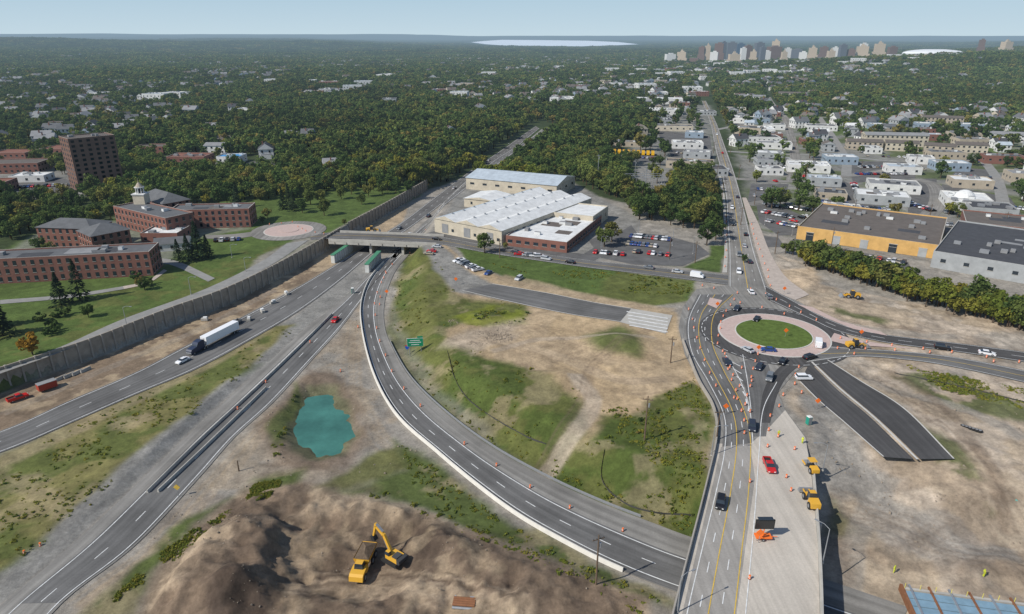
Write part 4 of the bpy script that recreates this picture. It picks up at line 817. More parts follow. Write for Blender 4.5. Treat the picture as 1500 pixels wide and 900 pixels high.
bx=np.array(bx);by=np.array(by);n=len(bx);scatter('distant_blocks',np.c_[bx,by,Hs(bx,by)],RS.uniform(.7,1.1,n),RS.uniform(-.3,.2,n),RS.randint(0,6,n),BC)
cs=6.0;rw=2000;rh=1100;ras=np.zeros((rw,rh),bool)
def mark(px,py):
    i=((px+6000)/cs).astype(int);j=(py/cs).astype(int);k=(i>=0)&(i<rw)&(j>=0)&(j<rh);ras[i[k],j[k]]=True
for oy in(6,0,-6,-12):
    for ox in(-6,0,6): mark(hx+ox,hy+oy)
mark(hx,hy-18);mark(hx[::2],hy[::2]-24);mark(hx[::2],hy[::2]-30)
for oy in range(-48,25,6):
    for ox in range(-12,34,6): mark(bx+ox,by+oy)
def cleared(px,py):
    i=((px+6000)/cs).astype(int);j=(py/cs).astype(int);k=(i>=0)&(i<rw)&(j>=0)&(j<rh);o=np.zeros(px.shape,bool);o[k]=ras[i[k],j[k]];return o
def forest(name,y0,y1,sp,meshes,s0,s1,dens=1,zoff=0,small=1.0):
    ax=[];ay=[]
    rows=np.arange(y0,y1,sp)
    for r_ in rows:
        k=np.arange(-(.82*r_+80),.82*r_+80,sp);ax.append(k);ay.append(np.full(len(k),r_))
    ax=np.concatenate(ax);ay=np.concatenate(ay);ax=ax+RS.uniform(-.5,.5,len(ax))*sp;ay=ay+RS.uniform(-.5,.5,len(ay))*sp
    d=density(ax,ay)*dens;gap=fbm(ax,ay,120,3,220);d=d*np.where(gap<.34,.6,1)
    k=(RS.rand(len(ax))<d)&~cleared(ax,ay)&(sdist(ax,ay,LK)[0]>150);ax=ax[k];ay=ay[k];n=len(ax)
    sv=fbm(ax,ay,60,2,230)*.5+.75;S=RS.uniform(s0,s1,n)*sv*np.where(clusf(ax,ay)>.53,small,1);S=np.c_[S,S,S*RS.uniform(.85,1.15,n)]
    print(name,n)
    scatter(name,np.c_[ax,ay,Hs(ax,ay)-.3+zoff],S,RS.uniform(0,6.28,n),RS.randint(0,len(meshes),n),coll(name+'_kinds',meshes))
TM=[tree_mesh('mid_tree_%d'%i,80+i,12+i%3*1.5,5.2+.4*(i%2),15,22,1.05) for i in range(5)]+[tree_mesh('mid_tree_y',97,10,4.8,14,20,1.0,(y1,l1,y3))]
TF=[tree_mesh('far_tree_%d'%i,100+i,12,6.2,9,14,2.0,trunk=False,zc=.5) for i in range(4)]
def cluster(i):
    R=np.random.RandomState(i);mb=MB()
    for k in range(260):
        c=np.array([R.uniform(-24,24),R.uniform(-24,24),0]);c[2]=6+6*vnoise(np.array(c[0]/9+50),np.array(c[1]/9+50),i%9)+R.uniform(-2,2);a=R.randn(3);a/=np.linalg.norm(a);b=np.cross(a,[.2,.1,1]);b/=np.linalg.norm(b)+1e-6;s=R.uniform(2.5,4.5)
        mb.add([c+a*s,c+b*s,c-a*s,c-b*s],[(0,1,2,3)],[l1,l2,l3,l3][R.randint(4)])
    return mb.mesh('far_canopy_%d'%i)
forest('forest',330,560,7.0,TN+TYN[:1],.75,1.1)
forest('woodland',560,1400,7.6,TM,.75,1.15,small=.88)
forest('distant_woodland',1400,3600,11.5,TF,.9,1.3,small=.88)
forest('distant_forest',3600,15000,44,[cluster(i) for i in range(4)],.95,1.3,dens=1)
def tree(name,u,v,me,s=1.0,z=PL):
    x_,y_=G(u,v,z);return put(name,me,(x_,y_,HT(x_,y_)-.1),random.uniform(0,6.28),s)
for u,v,k,s in[(292,380,1,1.15),(277,383,0,.9),(305,378,0,.8),(90,447,0,.95),(118,440,2,.95),(4,492,0,1.1),(-8,480,1,1),(415,307,1,.85),(431,309,0,.85),(424,303,2,.8),(348,305,1,.9),(232,303,2,1),(262,380,0,.7)]: tree('pine_tree',u,v,TP[k],s)
for u,v,s in[(475,316,.8),(385,327,.4),(392,320,.5),(443,312,.7),(500,292,.7),(540,288,.8),(515,285,.8),(455,300,.8),(470,297,.8),(710,371,.85),(885,362,1.0),(896,355,.9),(1035,360,.9),(1048,352,.9),(1042,344,1),(130,465,.5),(212,425,.5),(205,420,.4),(60,372,.7),(75,376,.7),(1130,306,1),(1142,304,1),(1122,304,.9),(1150,300,.7),(505,330,.3),(352,322,.7),
   (560,285,.8),(580,283,.8),(600,280,.8),(530,300,.6),(1090,385,.35),(740,365,.3)]: tree('deciduous_tree',u,v,random.choice(TN),s)
tree('autumn_tree',48,520,TA,1.0)
for u,v in[(60,470),(75,478),(85,465),(98,462),(70,492),(82,486),(200,408),(220,418),(190,385),(560,262)]: tree('shrub',u,v,TB[random.randint(0,2)],1.6)
W=resample(GP([(1188,392),(1240,408),(1300,428),(1340,442),(1400,458),(1500,485),(1600,510)],PL),44)
for p in W:
    for k in range(3):
        me=random.choice(TYN+TYN+TN[:2]);q=(p[0]+random.uniform(-2,2),p[1]+k*5+random.uniform(-2,2));put('roadside_tree',me,(q[0],q[1],PL-.2),random.uniform(0,6),random.uniform(.75,1.2))
W=resample(GP([(1150,372),(1200,382),(1280,395),(1340,408)],PL),16)
for p in W: put('roadside_tree',random.choice(TYN+TN),(p[0],p[1],PL-.2),random.uniform(0,6),random.uniform(.35,.6))
for u0,v0,u1,v1,n in((600,270,715,225,20),(560,262,640,240,12),(700,262,790,268,16)):
    for i in range(n):
        f=(i+random.uniform(-.3,.3))/n;tree('yellow_tree',u0+(u1-u0)*f,v0+(v1-v0)*f+random.uniform(-3,3),random.choice(TYN),random.uniform(.9,1.6))
def scat_px(name,polys,n,meshes,s0,s1,z):
    pts=[]
    for pg in polys:
        P=GP(pg,z);A=np.array(P);qx=RS.uniform(A[:,0].min(),A[:,0].max(),n);qy=RS.uniform(A[:,1].min(),A[:,1].max(),n)
        k=(sdist(qx,qy,P)[0]<0)&(fbm(qx,qy,12,3,250)>.47)
        qx=qx[k];qy=qy[k];k=np.ones(len(qx),bool)
        for R_ in ROADPOLYS: k&=~within(qx,qy,R_,1.2)
        pts.append(np.c_[qx[k],qy[k]])
    pts=np.vstack(pts);zz=Hs(pts[:,0],pts[:,1])+feat(pts[:,0],pts[:,1]);m=len(pts)
    scatter(name,np.c_[pts,zz],RS.uniform(s0,s1,m)*RS.uniform(.5,1,m),RS.uniform(0,6.28,m),RS.randint(0,len(meshes),m),coll(name+'_kinds',meshes))
weed=[tree_mesh('weed_%d'%i,300+i,.55,.8,4,12,.22,(y1,y2,l2),trunk=False,zc=.3) for i in range(3)]
scat_px('weeds',[OL,NWG,SEG,LW1[3:]]+GR+[[(1320,552),(1500,590),(1560,640),(1380,590)]],2400,weed,.4,1.2,2)
stm=M('stone',(.26,.215,.165),.95,.25,1)
def stone(i):
    R=np.random.RandomState(i);mb=MB()
    mb.cyl((0,0,-.2),(0,0,.25),.45,.3,6,stm);mb.v=[tuple(np.array(p)*R.uniform(.7,1.3)+R.randn(3)*.05) for p in mb.v];return mb.mesh('stone_%d'%i)
SM=[stone(i) for i in range(4)]
scat_px('rubble_stones',[[(1205,560),(1500,620),(1560,900),(1205,900)],[(525,430),(400,590),(200,808),(300,900),(420,720),(640,690),(546,555)],[(655,490),(750,480),(750,520),(680,530)]],1500,SM,.15,.7,1)
scat_px('mound_stones',[FD],1200,SM,.08,.45,1)
scat_px('shrubs',[[(578,400),(580,520),(740,664),(700,560),(620,480),(600,400)],[(680,460),(775,465),(770,480),(690,485)],[(930,402),(1015,415),(1010,440),(900,435)],[(870,690),(880,640),(1000,590),(1000,740),(900,735)],[(430,560),(395,630),(400,660),(425,600)]],120,[TB[3],TB[0],TB[3]],.2,.6,4)
# ------------------------------------------------------------------ vehicles
def wheels(mb,xs_,w,r=.34):
    for xx in xs_:
        for s in(-1,1): mb.cyl((xx,s*(w-.22),r),(xx,s*w,r),r,r,12,black);mb.cyl((xx,s*w,r),(xx,s*(w+.01),r),r*.55,r*.55,8,steel)
def car_mesh(kind,cm,name):
    mb=MB();rl=paint('tail_lamp',(.4,.02,.02));hl=paint('head_lamp',(.8,.8,.75))
    if kind=='car':
        mb.prof([(-2.3,.3),(-2.35,.7),(-2.2,.98),(-1.5,1.02),(1.0,.98),(2.05,.82),(2.32,.6),(2.3,.3)],.9,cm);mb.frus(-1.85,1.15,.84,.98,-1.15,.35,.64,1.4,glass);mb.frus(-1.2,.4,.66,1.4,-1.1,.3,.6,1.47,cm);L=2.33
    elif kind=='suv':
        mb.prof([(-2.35,.35),(-2.4,.8),(-2.3,1.1),(1.05,1.1),(2.1,.98),(2.35,.7),(2.35,.35)],.95,cm);mb.frus(-2.28,1.2,.9,1.1,-2.0,.55,.76,1.62,glass);mb.frus(-2.05,.6,.78,1.62,-1.95,.5,.7,1.7,cm);L=2.38
    elif kind=='pickup':
        mb.prof([(-2.8,.45),(-2.8,1.0),(-.6,1.0),(-.6,1.1),(1.3,1.1),(2.5,1.0),(2.75,.7),(2.75,.45)],.95,cm);mb.frus(-.65,1.4,.9,1.1,-.45,.75,.76,1.72,glass);mb.frus(-.5,.8,.78,1.72,-.4,.7,.7,1.8,cm)
        mb.box((-1.75,0,1.015),(1.9,1.5,.03),black);
        for s in(-1,1): mb.box((-1.72,s*.87,1.15),(2.1,.14,.35),cm)
        mb.box((-2.74,0,1.15),(.12,1.6,.35),cm);L=2.78
    else:
        mb.prof([(-2.8,.4),(-2.8,2.3),(-2.6,2.45),(1.3,2.45),(1.9,1.6),(2.6,1.25),(2.75,.9),(2.75,.4)],1.0,cm);mb.prof([(1.36,2.3),(1.93,1.62),(1.5,1.62),(1.2,2.3)],1.02,glass);L=2.78
    wheels(mb,(-L*.6,L*.6),.93 if kind!='van' else 1.0)
    for s in(-1,1): mb.box((L,s*.65,.72),(.06,.35,.16),hl);mb.box((-L,s*.7,.85),(.08,.25,.2),rl)
    return mb.mesh(name)
cols={'white':(.75,.75,.75),'black':(.015,.015,.018),'grey':(.16,.17,.18),'silver':(.45,.46,.47),'blue':(.02,.06,.22),'red':(.5,.02,.02),'dark':(.03,.035,.05),'tan':(.35,.3,.22)}
CM={}
def car(u,v,u2,v2,kind='car',c='grey',z=PL,zt=None,heading=None):
    key=(kind,c)
    if key not in CM: CM[key]=car_mesh(kind,paint('car_paint_'+c,cols[c],.25),'%s_%s'%(c,kind))
    p=G(u,v,z)
    if heading is None: q=G(u2,v2,z);heading=math.atan2(q[1]-p[1],q[0]-p[0])
    return put({'car':'car','suv':'suv','pickup':'pickup_truck','van':'van'}[kind],CM[key],(p[0],p[1],z+.13 if zt is None else zt),heading)
for t in[(1177,556,1200,556,'suv','white'),(1198,507,1197,495,'van','white'),(1125,515,1110,514,'car','blue'),(1186,526,1200,522,'suv','black'),(1127,556,1120,575,'suv','grey'),(1064,533,1070,545,'car','dark'),(1101,628,1101,645,'suv','dark'),
 (1055,740,1050,770,'suv','black'),(1126,686,1132,700,'pickup','red'),(1146,532,1138,542,'car','black'),(1380,512,1400,515,'suv','black'),(1445,520,1470,524,'car','white'),(1079,454,1075,460,'car','dark'),(1126,437,1115,425,'car','grey'),
 (1095,515,1085,510,'car','silver'),(1108,470,1100,480,'car','black'),(1021,407,1040,410,'van','white'),(992,400,1010,402,'car','silver'),(950,394,930,391,'car','grey'),(640,352,660,354,'car','black'),(755,371,735,368,'car','dark'),(835,386,815,383,'car','black'),(800,381,820,384,'suv','silver'),
 (1072,306,1073,315,'suv','white'),(1090,362,1086,350,'car','silver'),(1083,375,1083,385,'pickup','grey'),(1074,330,1074,340,'car','black'),(1066,250,1067,260,'car','white'),(1080,290,1078,280,'car','dark'),(1058,225,1056,218,'car','red'),(1050,198,1051,205,'suv','white'),(1092,345,1090,335,'car','black'),(1082,400,1083,410,'suv','white'),(1098,385,1095,375,'car','dark'),
 (1112,540,1104,552,'car','dark'),(1100,430,1092,420,'car','white')]: car(*t[:6])
for t in[(491,471,478,486,'car','red'),(268,531,250,540,'car','white'),(345,476,330,485,'pickup','grey'),(655,266,640,278,'car','black'),(690,232,680,240,'van','white'),(716,236,725,230,'car','silver'),(628,318,640,308,'suv','dark'),(27,586,50,578,'pickup','red'),(585,336,570,346,'car','grey'),(600,345,610,335,'car','white'),(745,213,740,217,'car','white'),(705,246,712,240,'car','red'),(665,277,675,270,'car','silver')]: car(*t,z=0)
carkeys=[('car','white'),('car','black'),('suv','grey'),('car','silver'),('suv','dark'),('car','blue'),('pickup','white'),('car','red'),('suv','black'),('car','tan'),('car','grey'),('suv','silver')]
def parked(u0,v0,u1,v1,n,hd=None,p=.85,z=PL):
    a=G(u0,v0,z);b=G(u1,v1,z);base=math.atan2(b[1]-a[1],b[0]-a[0])
    for i in range(n):
        if random.random()>p: continue
        f=i/max(1,n-1);k=random.choice(carkeys);q=(a[0]*(1-f)+b[0]*f,a[1]*(1-f)+b[1]*f);key=k
        if key not in CM: CM[key]=car_mesh(k[0],paint('car_paint_'+k[1],cols[k[1]],.25),'%s_%s'%(k[1],k[0]))
        put('parked_car',CM[key],(q[0],q[1],z+.1),(base+math.pi/2 if hd is None else hd)+random.uniform(-.05,.05)+(math.pi if random.random()<.5 else 0))
parked(925,347,985,353,14);parked(920,358,960,362,8);parked(872,371,912,374,9);parked(930,370,978,375,10,p=.6);parked(760,374,790,377,6,p=.9,hd=0);parked(672,384,700,397,7);parked(640,363,628,373,4);parked(715,402,760,410,4,p=.7)
parked(1120,312,1160,320,9);parked(1125,325,1165,333,10);parked(1190,365,1330,388,22,p=.6);parked(1335,300,1365,310,8);parked(1245,305,1300,308,10);parked(1205,296,1240,300,8);parked(1385,312,1450,318,14);parked(1150,330,1180,318,6)
parked(30,275,110,272,14);parked(20,285,90,288,12);parked(250,246,400,242,26,p=.6);parked(900,229,955,233,10);parked(985,224,1035,228,8);parked(1400,258,1450,262,10);parked(1240,228,1340,232,14,p=.6);parked(1360,232,1440,235,12,p=.6);parked(300,355,350,352,7,p=.6);parked(1165,258,1215,262,9);parked(1116,243,1150,247,7);parked(1068,205,1100,208,6)
parked(1120,300,1240,318,18,p=.5);parked(1380,330,1480,340,16,p=.6);parked(1100,268,1230,262,16,p=.4);parked(1345,250,1430,238,14,p=.5);parked(1250,270,1260,290,8);parked(1110,208,1150,205,7);parked(1170,242,1230,240,9,p=.6);parked(1440,300,1500,308,10,p=.7);parked(1105,278,1145,280,9);parked(1105,288,1140,290,8);parked(1255,246,1335,246,18);parked(1255,256,1330,256,16)
bus=MB();bus.prof([(-5,.5),(-5,2.9),(-4.8,3.1),(3.8,3.1),(4.0,1.9),(5.2,1.7),(5.3,.5)],1.25,paint('bus_yellow',(.75,.42,.03)));bus.box((-.6,-1.26,2.3),(8,.05,.7),glass);bus.box((-.6,1.26,2.3),(8,.05,.7),glass);wheels(bus,(-3,3.6),1.25,.5);bm=bus.mesh('school_bus')
for i in range(9): p=G(900+i*7,225+.3*i,PL);put('school_bus',bm,(p[0],p[1],PL+.1),1.4)
mb=MB();wt=paint('trailer_white',(.8,.8,.8),.4);cb=paint('cab_dark',(.03,.04,.07),.3)
mb.box((-4,0,2.7),(15.5,2.6,2.8),wt);mb.box((-4,0,1.15),(15.3,1.2,.3),black);mb.box((7.2,0,.95),(7,1.1,.35),black)
mb.prof([(4.6,1.1),(4.6,3.6),(5.2,3.9),(7.2,3.6),(7.9,2.4),(10.2,2.1),(10.6,1.6),(10.6,.6),(7,.6)],1.15,cb);mb.prof([(7.25,3.45),(7.9,2.45),(7.4,2.45),(6.9,3.4)],1.17,glass)
for s in(-1,1): mb.cyl((4.4,s*1.0,1),(4.4,s*1.0,4),.12,.12,8,steel);mb.box((3.0,s*.9,1.0),(.1,.1,1),steel)
wheels(mb,(-10.5,-9.2,3.6,4.9,9.3),1.25,.52);mb.box((10.65,0,1.0),(.15,2.3,.5),steel)
p=G(312,504,0);q=G(285,518,0);mb.obj('semi_truck',(p[0],p[1],.12),math.atan2(q[1]-p[1],q[0]-p[0]))
def heading(u,v,u2,v2,z=0): p=G(u,v,z);q=G(u2,v2,z);return math.atan2(q[1]-p[1],q[0]-p[0])
mb=MB()
for s in(-1,1): mb.prof([(-2.1,.15),(-2.45,.5),(-2.1,.95),(2.1,.95),(2.45,.5),(2.1,.15)],.35,black,y=s*1.35)
mb.box((0,0,.8),(2.4,2,.5),black);mb.cyl((0,0,1),(0,0,1.25),1,1,16,black)
mb.box((-.6,0,1.75),(3.6,2.7,1.0),cyellow);mb.prof([(-3.0,1.3),(-3.2,1.7),(-3.1,2.3),(-2.3,2.5),(-2.3,1.3)],1.38,M('counterweight_grey',(.06,.06,.06),.6));mb.box((-1.4,.2,2.4),(1.5,1.8,.35),M('counterweight_grey',(.06,.06,.06)))
mb.add([(.0,.45,2.2),(1.4,.45,2.2),(1.4,1.35,2.2),(.0,1.35,2.2),(.1,.5,3.2),(1.1,.5,3.2),(1.1,1.3,3.2),(.1,1.3,3.2)],[(4,5,6,7),(0,1,5,4),(1,2,6,5),(2,3,7,6),(3,0,4,7)],[cyellow,glass,glass,glass,glass])
def beam(a,b,w0,w1,mat):
    a=Vector(a);b=Vector(b);d=b-a;ang=math.atan2(d.z,d.x);n_=Vector((-math.sin(ang),0,math.cos(ang)))
    P=[a+n_*w0,b+n_*w1,b-n_*w1,a-n_*w0];mb.prof([(q.x,q.z) for q in P],.26,mat,y=-.3)
beam((.8,0,1.8),(2.9,0,5.7),.35,.42,cyellow);beam((2.8,0,5.6),(5.4,0,7.0),.42,.28,cyellow);beam((5.2,0,7.7),(6.3,0,3.9),.28,.2,cyellow);beam((1.4,0,1.7),(2.7,0,4.4),.1,.1,steel);beam((3.1,0,6.5),(5.1,0,7.7),.1,.1,steel)
mb.prof([(6.1,4.0),(6.9,3.7),(6.8,2.9),(6.0,2.6),(5.5,3.0),(5.8,3.6)],.55,black,y=-.3)
x_,y_,z_=GT(577,824);EX=mb.obj('excavator',(x_,y_,z_+.3),heading(577,818,546,800));EX.scale=(.92,.92,.92)
mb=MB();mb.prof([(.9,1.0),(.9,2.0),(1.6,2.2),(3.6,2.1),(4.1,1.8),(4.3,.9)],1.3,cyellow);mb.frus(1.0,2.5,.85,2.1,1.15,2.3,.7,3.2,glass,cyellow);mb.box((-1.6,0,1.1),(5,1,.4),black)
mb.add([(-4.2,-1.4,2.2),(.7,-1.4,2.2),(.7,1.4,2.2),(-4.2,1.4,2.2),(-3.4,-.9,1.3),(.4,-.9,1.3),(.4,.9,1.3),(-3.4,.9,1.3),(-4.4,-1.5,2.6),(.8,-1.5,3.0),(.8,1.5,3.0),(-4.4,1.5,2.6)],[(0,4,5,1),(1,5,6,2),(2,6,7,3),(3,7,4,0),(4,7,6,5),(8,0,1,9),(9,1,2,10),(10,2,3,11),(11,3,0,8)],cyellow)
mb.add([(-4.3,-1.4,2.55),(.7,-1.4,2.9),(.7,1.4,2.9),(-4.3,1.4,2.55),(-2,0,3.5),(-.5,.2,3.4)],[(0,1,5,4),(1,2,5),(2,3,4,5),(3,0,4)],dirtload)
wheels(mb,(-3.2,-1.5,2.9),1.4,.8);x_,y_,z_=GT(533,835);o=mb.obj('dump_truck',(x_,y_,z_+.25),heading(540,812,525,845));o.scale=(1.1,)*3
def roller(u,v,hd,z=PL):
    mb=MB();mb.cyl((1.6,-.9,.7),(1.6,.9,.7),.7,.7,16,steel);mb.box((1.6,-1,.8),(1.8,.12,.4),cyellow);mb.box((1.6,1,.8),(1.8,.12,.4),cyellow);mb.prof([(-2.6,.6),(-2.6,1.5),(-1,1.7),(-.9,.6)],.85,cyellow);mb.box((-.2,0,1.0),(1.4,1.5,.6),black)
    for a in((-.8,-.7),(-.8,.7),(.5,-.7),(.5,.7)): mb.cyl((a[0],a[1],1.2),(a[0],a[1],2.6),.05,.05,6,black)
    mb.box((-.15,0,2.65),(1.9,1.7,.12),cyellow);wheels(mb,(-1.7,),1.05,.7);p=G(u,v,z);return mb.obj('road_roller',(p[0],p[1],z+.12),hd)
roller(1187,688,1.6)
def grader(u,v,hd,z=PL,name='wheel_loader'):
    mb=MB();mb.prof([(-3,.8),(-3,2),(-1,2.2),(-.8,.8)],1.0,cyellow);mb.frus(-.9,.7,.8,1.2,-.7,.5,.7,3.1,glass,cyellow);mb.box((1.3,0,1.2),(1.4,1.2,.7),cyellow)
    for s in(-1,1): mb.box((2.5,s*.6,1.1),(2.4,.2,.35),cyellow)
    mb.prof([(3.4,.3),(4.4,.15),(4.5,.3),(3.8,1.4),(3.4,1.4)],1.4,steel);wheels(mb,(-1.9,1.5),1.2,.8);p=G(u,v,z);return mb.obj(name,(p[0],p[1],z+.1),hd)
grader(1187,738,1.5);grader(1247,437,3.0);grader(1252,510,0.1);grader(545,340,0.2)
mb=MB();mb.box((0,0,.7),(3.2,1.6,.25),orange);mb.cyl((0,0,.8),(0,0,3.2),.12,.12,8,orange);mb.box((0,0,3.6),(3.8,.3,2.2),black);mb.box((0,-.17,3.6),(3.6,.04,2.0),paint('dark_led_panel',(.03,.03,.03),.4));mb.box((0,.1,4.9),(3,1,.08),glass);mb.cyl((1.8,0,.6),(2.9,0,.5),.07,.07,6,orange);wheels(mb,(-.2,),.95,.35)
for s in(-1,1): mb.cyl((s*1.4,s*.6,0),(s*1.4,s*.6,.7),.06,.06,6,steel)
p=G(1117,790,PL);mb.obj('message_board',(p[0],p[1],PL+.1),0)
mb=MB();zz=0
for i,(r0,r1,h,m) in enumerate([(.36,.36,.08,black),(.29,.28,.2,orange),(.28,.27,.12,white),(.27,.26,.2,orange),(.26,.25,.12,white),(.25,.23,.26,orange)]):
    mb.cyl((0,0,zz),(0,0,zz+h),r0,r1,10,m);zz+=h
BM=mb.mesh('traffic_barrel')
def barrels(px,z,step,jit=.35,world=False,skip=.12):
    W=np.array(px if world else GP(px,z),float);s=np.r_[0,np.cumsum(np.linalg.norm(np.diff(W,axis=0),axis=1))]
    t=0;step*=1.4
    while t<s[-1]:
        if random.random()>skip: put('traffic_barrel',BM,(np.interp(t,s,W[:,0])+random.uniform(-jit,jit),np.interp(t,s,W[:,1])+random.uniform(-jit,jit),z+.12),random.random()*6,.85)
        t+=step*random.uniform(.85,1.15)
barrels(between(RP,.62)[10:135],0,8.5,world=True)
barrels([(1010,455),(1020,500),(1045,560),(1066,600)],PL,6);barrels([(1062,520),(1072,560),(1086,600),(1090,640)],PL,4);barrels([(1075,440),(1055,470),(1052,505),(1068,540),(1092,580)],PL,4.5);barrels([(1100,425),(1120,432),(1150,448),(1190,468),(1225,484)],PL,5)
barrels([(1110,520),(1098,560),(1092,600)],PL,4);barrels([(1110,640),(1098,700),(1095,800)],PL,14);barrels([(1148,580),(1130,610),(1122,660)],PL,5);barrels([(1230,497),(1300,507),(1400,518),(1500,533)],PL,6);barrels([(1228,512),(1300,514),(1400,521),(1500,540)],PL,7)
barrels([(1062,310),(1064,350),(1062,400)],PL,9);barrels([(1100,330),(1112,365),(1125,400),(1130,425)],PL,7);barrels([(1030,420),(1060,428),(1090,432)],PL,3.5);barrels([(1085,445),(1130,455),(1175,470)],PL,6)
barrels([(350,600),(410,540),(470,490),(500,465)],0,12);barrels([(566,400),(560,420),(555,450)],0,6);barrels([(600,372),(618,345),(640,322)],0,10);barrels([(430,330),(450,340),(480,345)],PL,4);barrels([(395,330),(440,325)],PL,4);barrels([(1170,540),(1160,560),(1185,590)],PL,4)
for u,v in[(1140,640),(1165,660),(1150,700),(1097,850),(1160,720),(540,395),(60,800),(35,812),(525,480),(500,545),(1250,520),(1100,605),(1075,585),(1100,560),(1085,540)]: barrels([(u,v),(u+1,v+1)],PL if u>900 else 0,50,skip=0)
def road_sign(u,v,z,hd=-math.pi/2,c=None):
    mb=MB();mb.cyl((0,0,0),(0,0,1.6),.06,.06,6,steel);s=.8;mb.add([(0,-.05,2.6-s),(s,-.05,2.6),(0,-.05,2.6+s),(-s,-.05,2.6),(0,.03,2.6-s),(s,.03,2.6),(0,.03,2.6+s),(-s,.03,2.6)],[(0,1,2,3),(7,6,5,4),(0,4,5,1),(1,5,6,2),(2,6,7,3),(3,7,4,0)],c or orange)
    p=G(u,v,z);mb.obj('warning_sign',(p[0],p[1],z+.1),0)
for u,v,z in[(567,436,0),(1111,796,PL),(262,728,0),(668,418,PL),(1148,432,PL),(1110,520,PL),(1050,455,PL),(1150,495,PL),(1260,497,PL),(1062,608,PL),(1196,600,PL)]: road_sign(u,v,z,c=(yellow if u==262 else None))
x_,y_,z_=GT(609,520);sg=paint('sign_green',(.0,.22,.10),.5);mb=MB()
for s in(-1.9,1.9): mb.cyl((s,.15,-.5),(s,.15,3),.12,.12,8,steel)
mb.box((0,0,4.6),(5.4,.12,3.0),white);mb.box((0,-.08,4.6),(5.2,.06,2.8),sg)
for k,wd in((5.3,3.2),(4.6,4.0),(3.8,2.6)): mb.box((0,-.12,k),(wd,.03,.22),white)
mb.box((1.7,0,6.45),(1.8,.1,.6),sg);mb.obj('highway_sign',(x_,y_,z_),.1)
x_,y_,z_=GT(597,520);mb=MB();mb.cyl((0,0,-.5),(0,0,2),.07,.07,6,steel);mb.prof([(-.6,3.2),(.6,3.2),(.65,2.6),(.3,2.1),(0,1.9),(-.3,2.1),(-.65,2.6)],.04,paint('sign_blue',(.02,.08,.4)));mb.box((0,0,3.4),(1.25,.07,.3),paint('sign_red',(.5,.02,.02)));mb.obj('route_shield_sign',(x_,y_,z_),0)
def pole(u,v,h,name='utility_pole',arms=True,mat=None,z=None):
    x_,y_,z_=GT(u,v) if z is None else (*G(u,v,z),z);mb=MB();mb.cyl((0,0,-1),(0,0,h),.22,.13,8,mat or wood)
    if arms:
        mb.box((0,0,h-1),(2.6,.14,.16),mat or wood)
        for s in(-1.1,-.4,.4,1.1): mb.cyl((s,0,h-.9),(s,0,h-.6),.05,.04,6,glass)
        mb.cyl((.45,0,h-3),(.45,0,h-2),.22,.22,8,steel)
    mb.obj(name,(x_,y_,z_),random.uniform(-.4,.4))
pole(873,857,12);pole(944,645,12.5);pole(1048,655,11,z=4);pole(1216,370,12,z=PL);pole(1085,330,10,z=PL);pole(982,532,9);pole(350,690,3,arms=False);pole(1105,300,10,z=PL);pole(1058,290,10,z=PL);pole(1053,330,10,z=PL);pole(1135,372,11,z=PL);pole(732,378,9,z=PL);pole(875,275,22,'transmission_pole',mat=steel,z=PL);pole(943,303,24,'transmission_pole',mat=steel,z=PL);pole(929,272,18,'transmission_pole',mat=steel,z=PL);pole(1018,385,10,z=PL);pole(980,380,10,z=PL)
for u,v in[(1050,262),(1082,262),(1045,225),(1070,225),(1180,262),(1260,256),(1340,246),(1250,318),(1360,326),(1470,338),(1165,220)]: pole(u,v,10,z=PL)
def lamp(u,v,h,hd,z=PL):
    p=G(u,v,z);mb=MB();mb.cyl((0,0,0),(0,0,h),.13,.08,8,steel);mb.cyl((0,0,h),(1.2,0,h+.5),.06,.05,6,steel);mb.cyl((1.2,0,h+.5),(2.4,0,h+.4),.05,.05,6,steel);mb.box((2.7,0,h+.35),(.8,.3,.15),steel);mb.cyl((0,0,0),(0,0,.3),.25,.25,8,concrete);mb.obj('street_lamp',(p[0],p[1],z),hd)
lamp(1205,825,8,2.2);lamp(992,898,8,.5);lamp(1042,668,8,0);lamp(1000,500,8,0);lamp(1205,690,7,3);lamp(186,478,7,0);lamp(280,432,7,0);lamp(340,378,6,0);lamp(360,398,6,0)
for u,v in[(880,372),(935,345),(985,360),(1015,372),(1120,330),(1160,345)]: lamp(u,v,8,0)
p=G(945,280,PL);mb=MB()
for i in range(5):
    for j in range(3):
        mb.cyl((i*6-12,j*7,0),(i*6-12,j*7,9+3*(j==1)),.2,.12,6,steel)
        if i<4: mb.box((i*6-9,j*7,8.6),(6,.3,.3),steel)
    mb.box((i*6-12,7,8),(.25,14,.25),steel)
for i in range(6): mb.box((-10+i*4.4,4+4*(i%2),1.5),(2.2,1.8,2.6),M('transformer_grey',(.3,.33,.33),.6));mb.cyl((-10+i*4.4,4+4*(i%2),2.8),(-10+i*4.4,4+4*(i%2),4),.15,.08,6,concrete)
mb.obj('electrical_substation',(p[0],p[1],PL))
mb=MB()
for i in range(6): mb.cyl((-2,i*.55,.3),(2.2,i*.55,.3),.27,.27,10,steel)
for i in range(4): mb.cyl((-2,.3+i*.55,.78),(2.2,.3+i*.55,.78),.27,.27,10,rust)
x_,y_,z_=GT(678,893);mb.obj('steel_pipe_stack',(x_,y_,z_),-.1)
mb=MB();mb.cyl((0,0,.4),(4,0,.4),.45,.45,14,paint('teal_plastic',(.1,.45,.38)));p=G(1493,722,PL);mb.obj('drain_pipe',(p[0],p[1],H1(*p)),1.4)
for k in range(4):
    mb=MB();mb.box((0,0,.3),(3.6,.5,.6),concrete);mb.box((0,0,.8),(3.5,.25,.5),concrete);p=G(90+k*12,556-k*4,0);mb.obj('jersey_barrier',(p[0],p[1],.05),1.2)
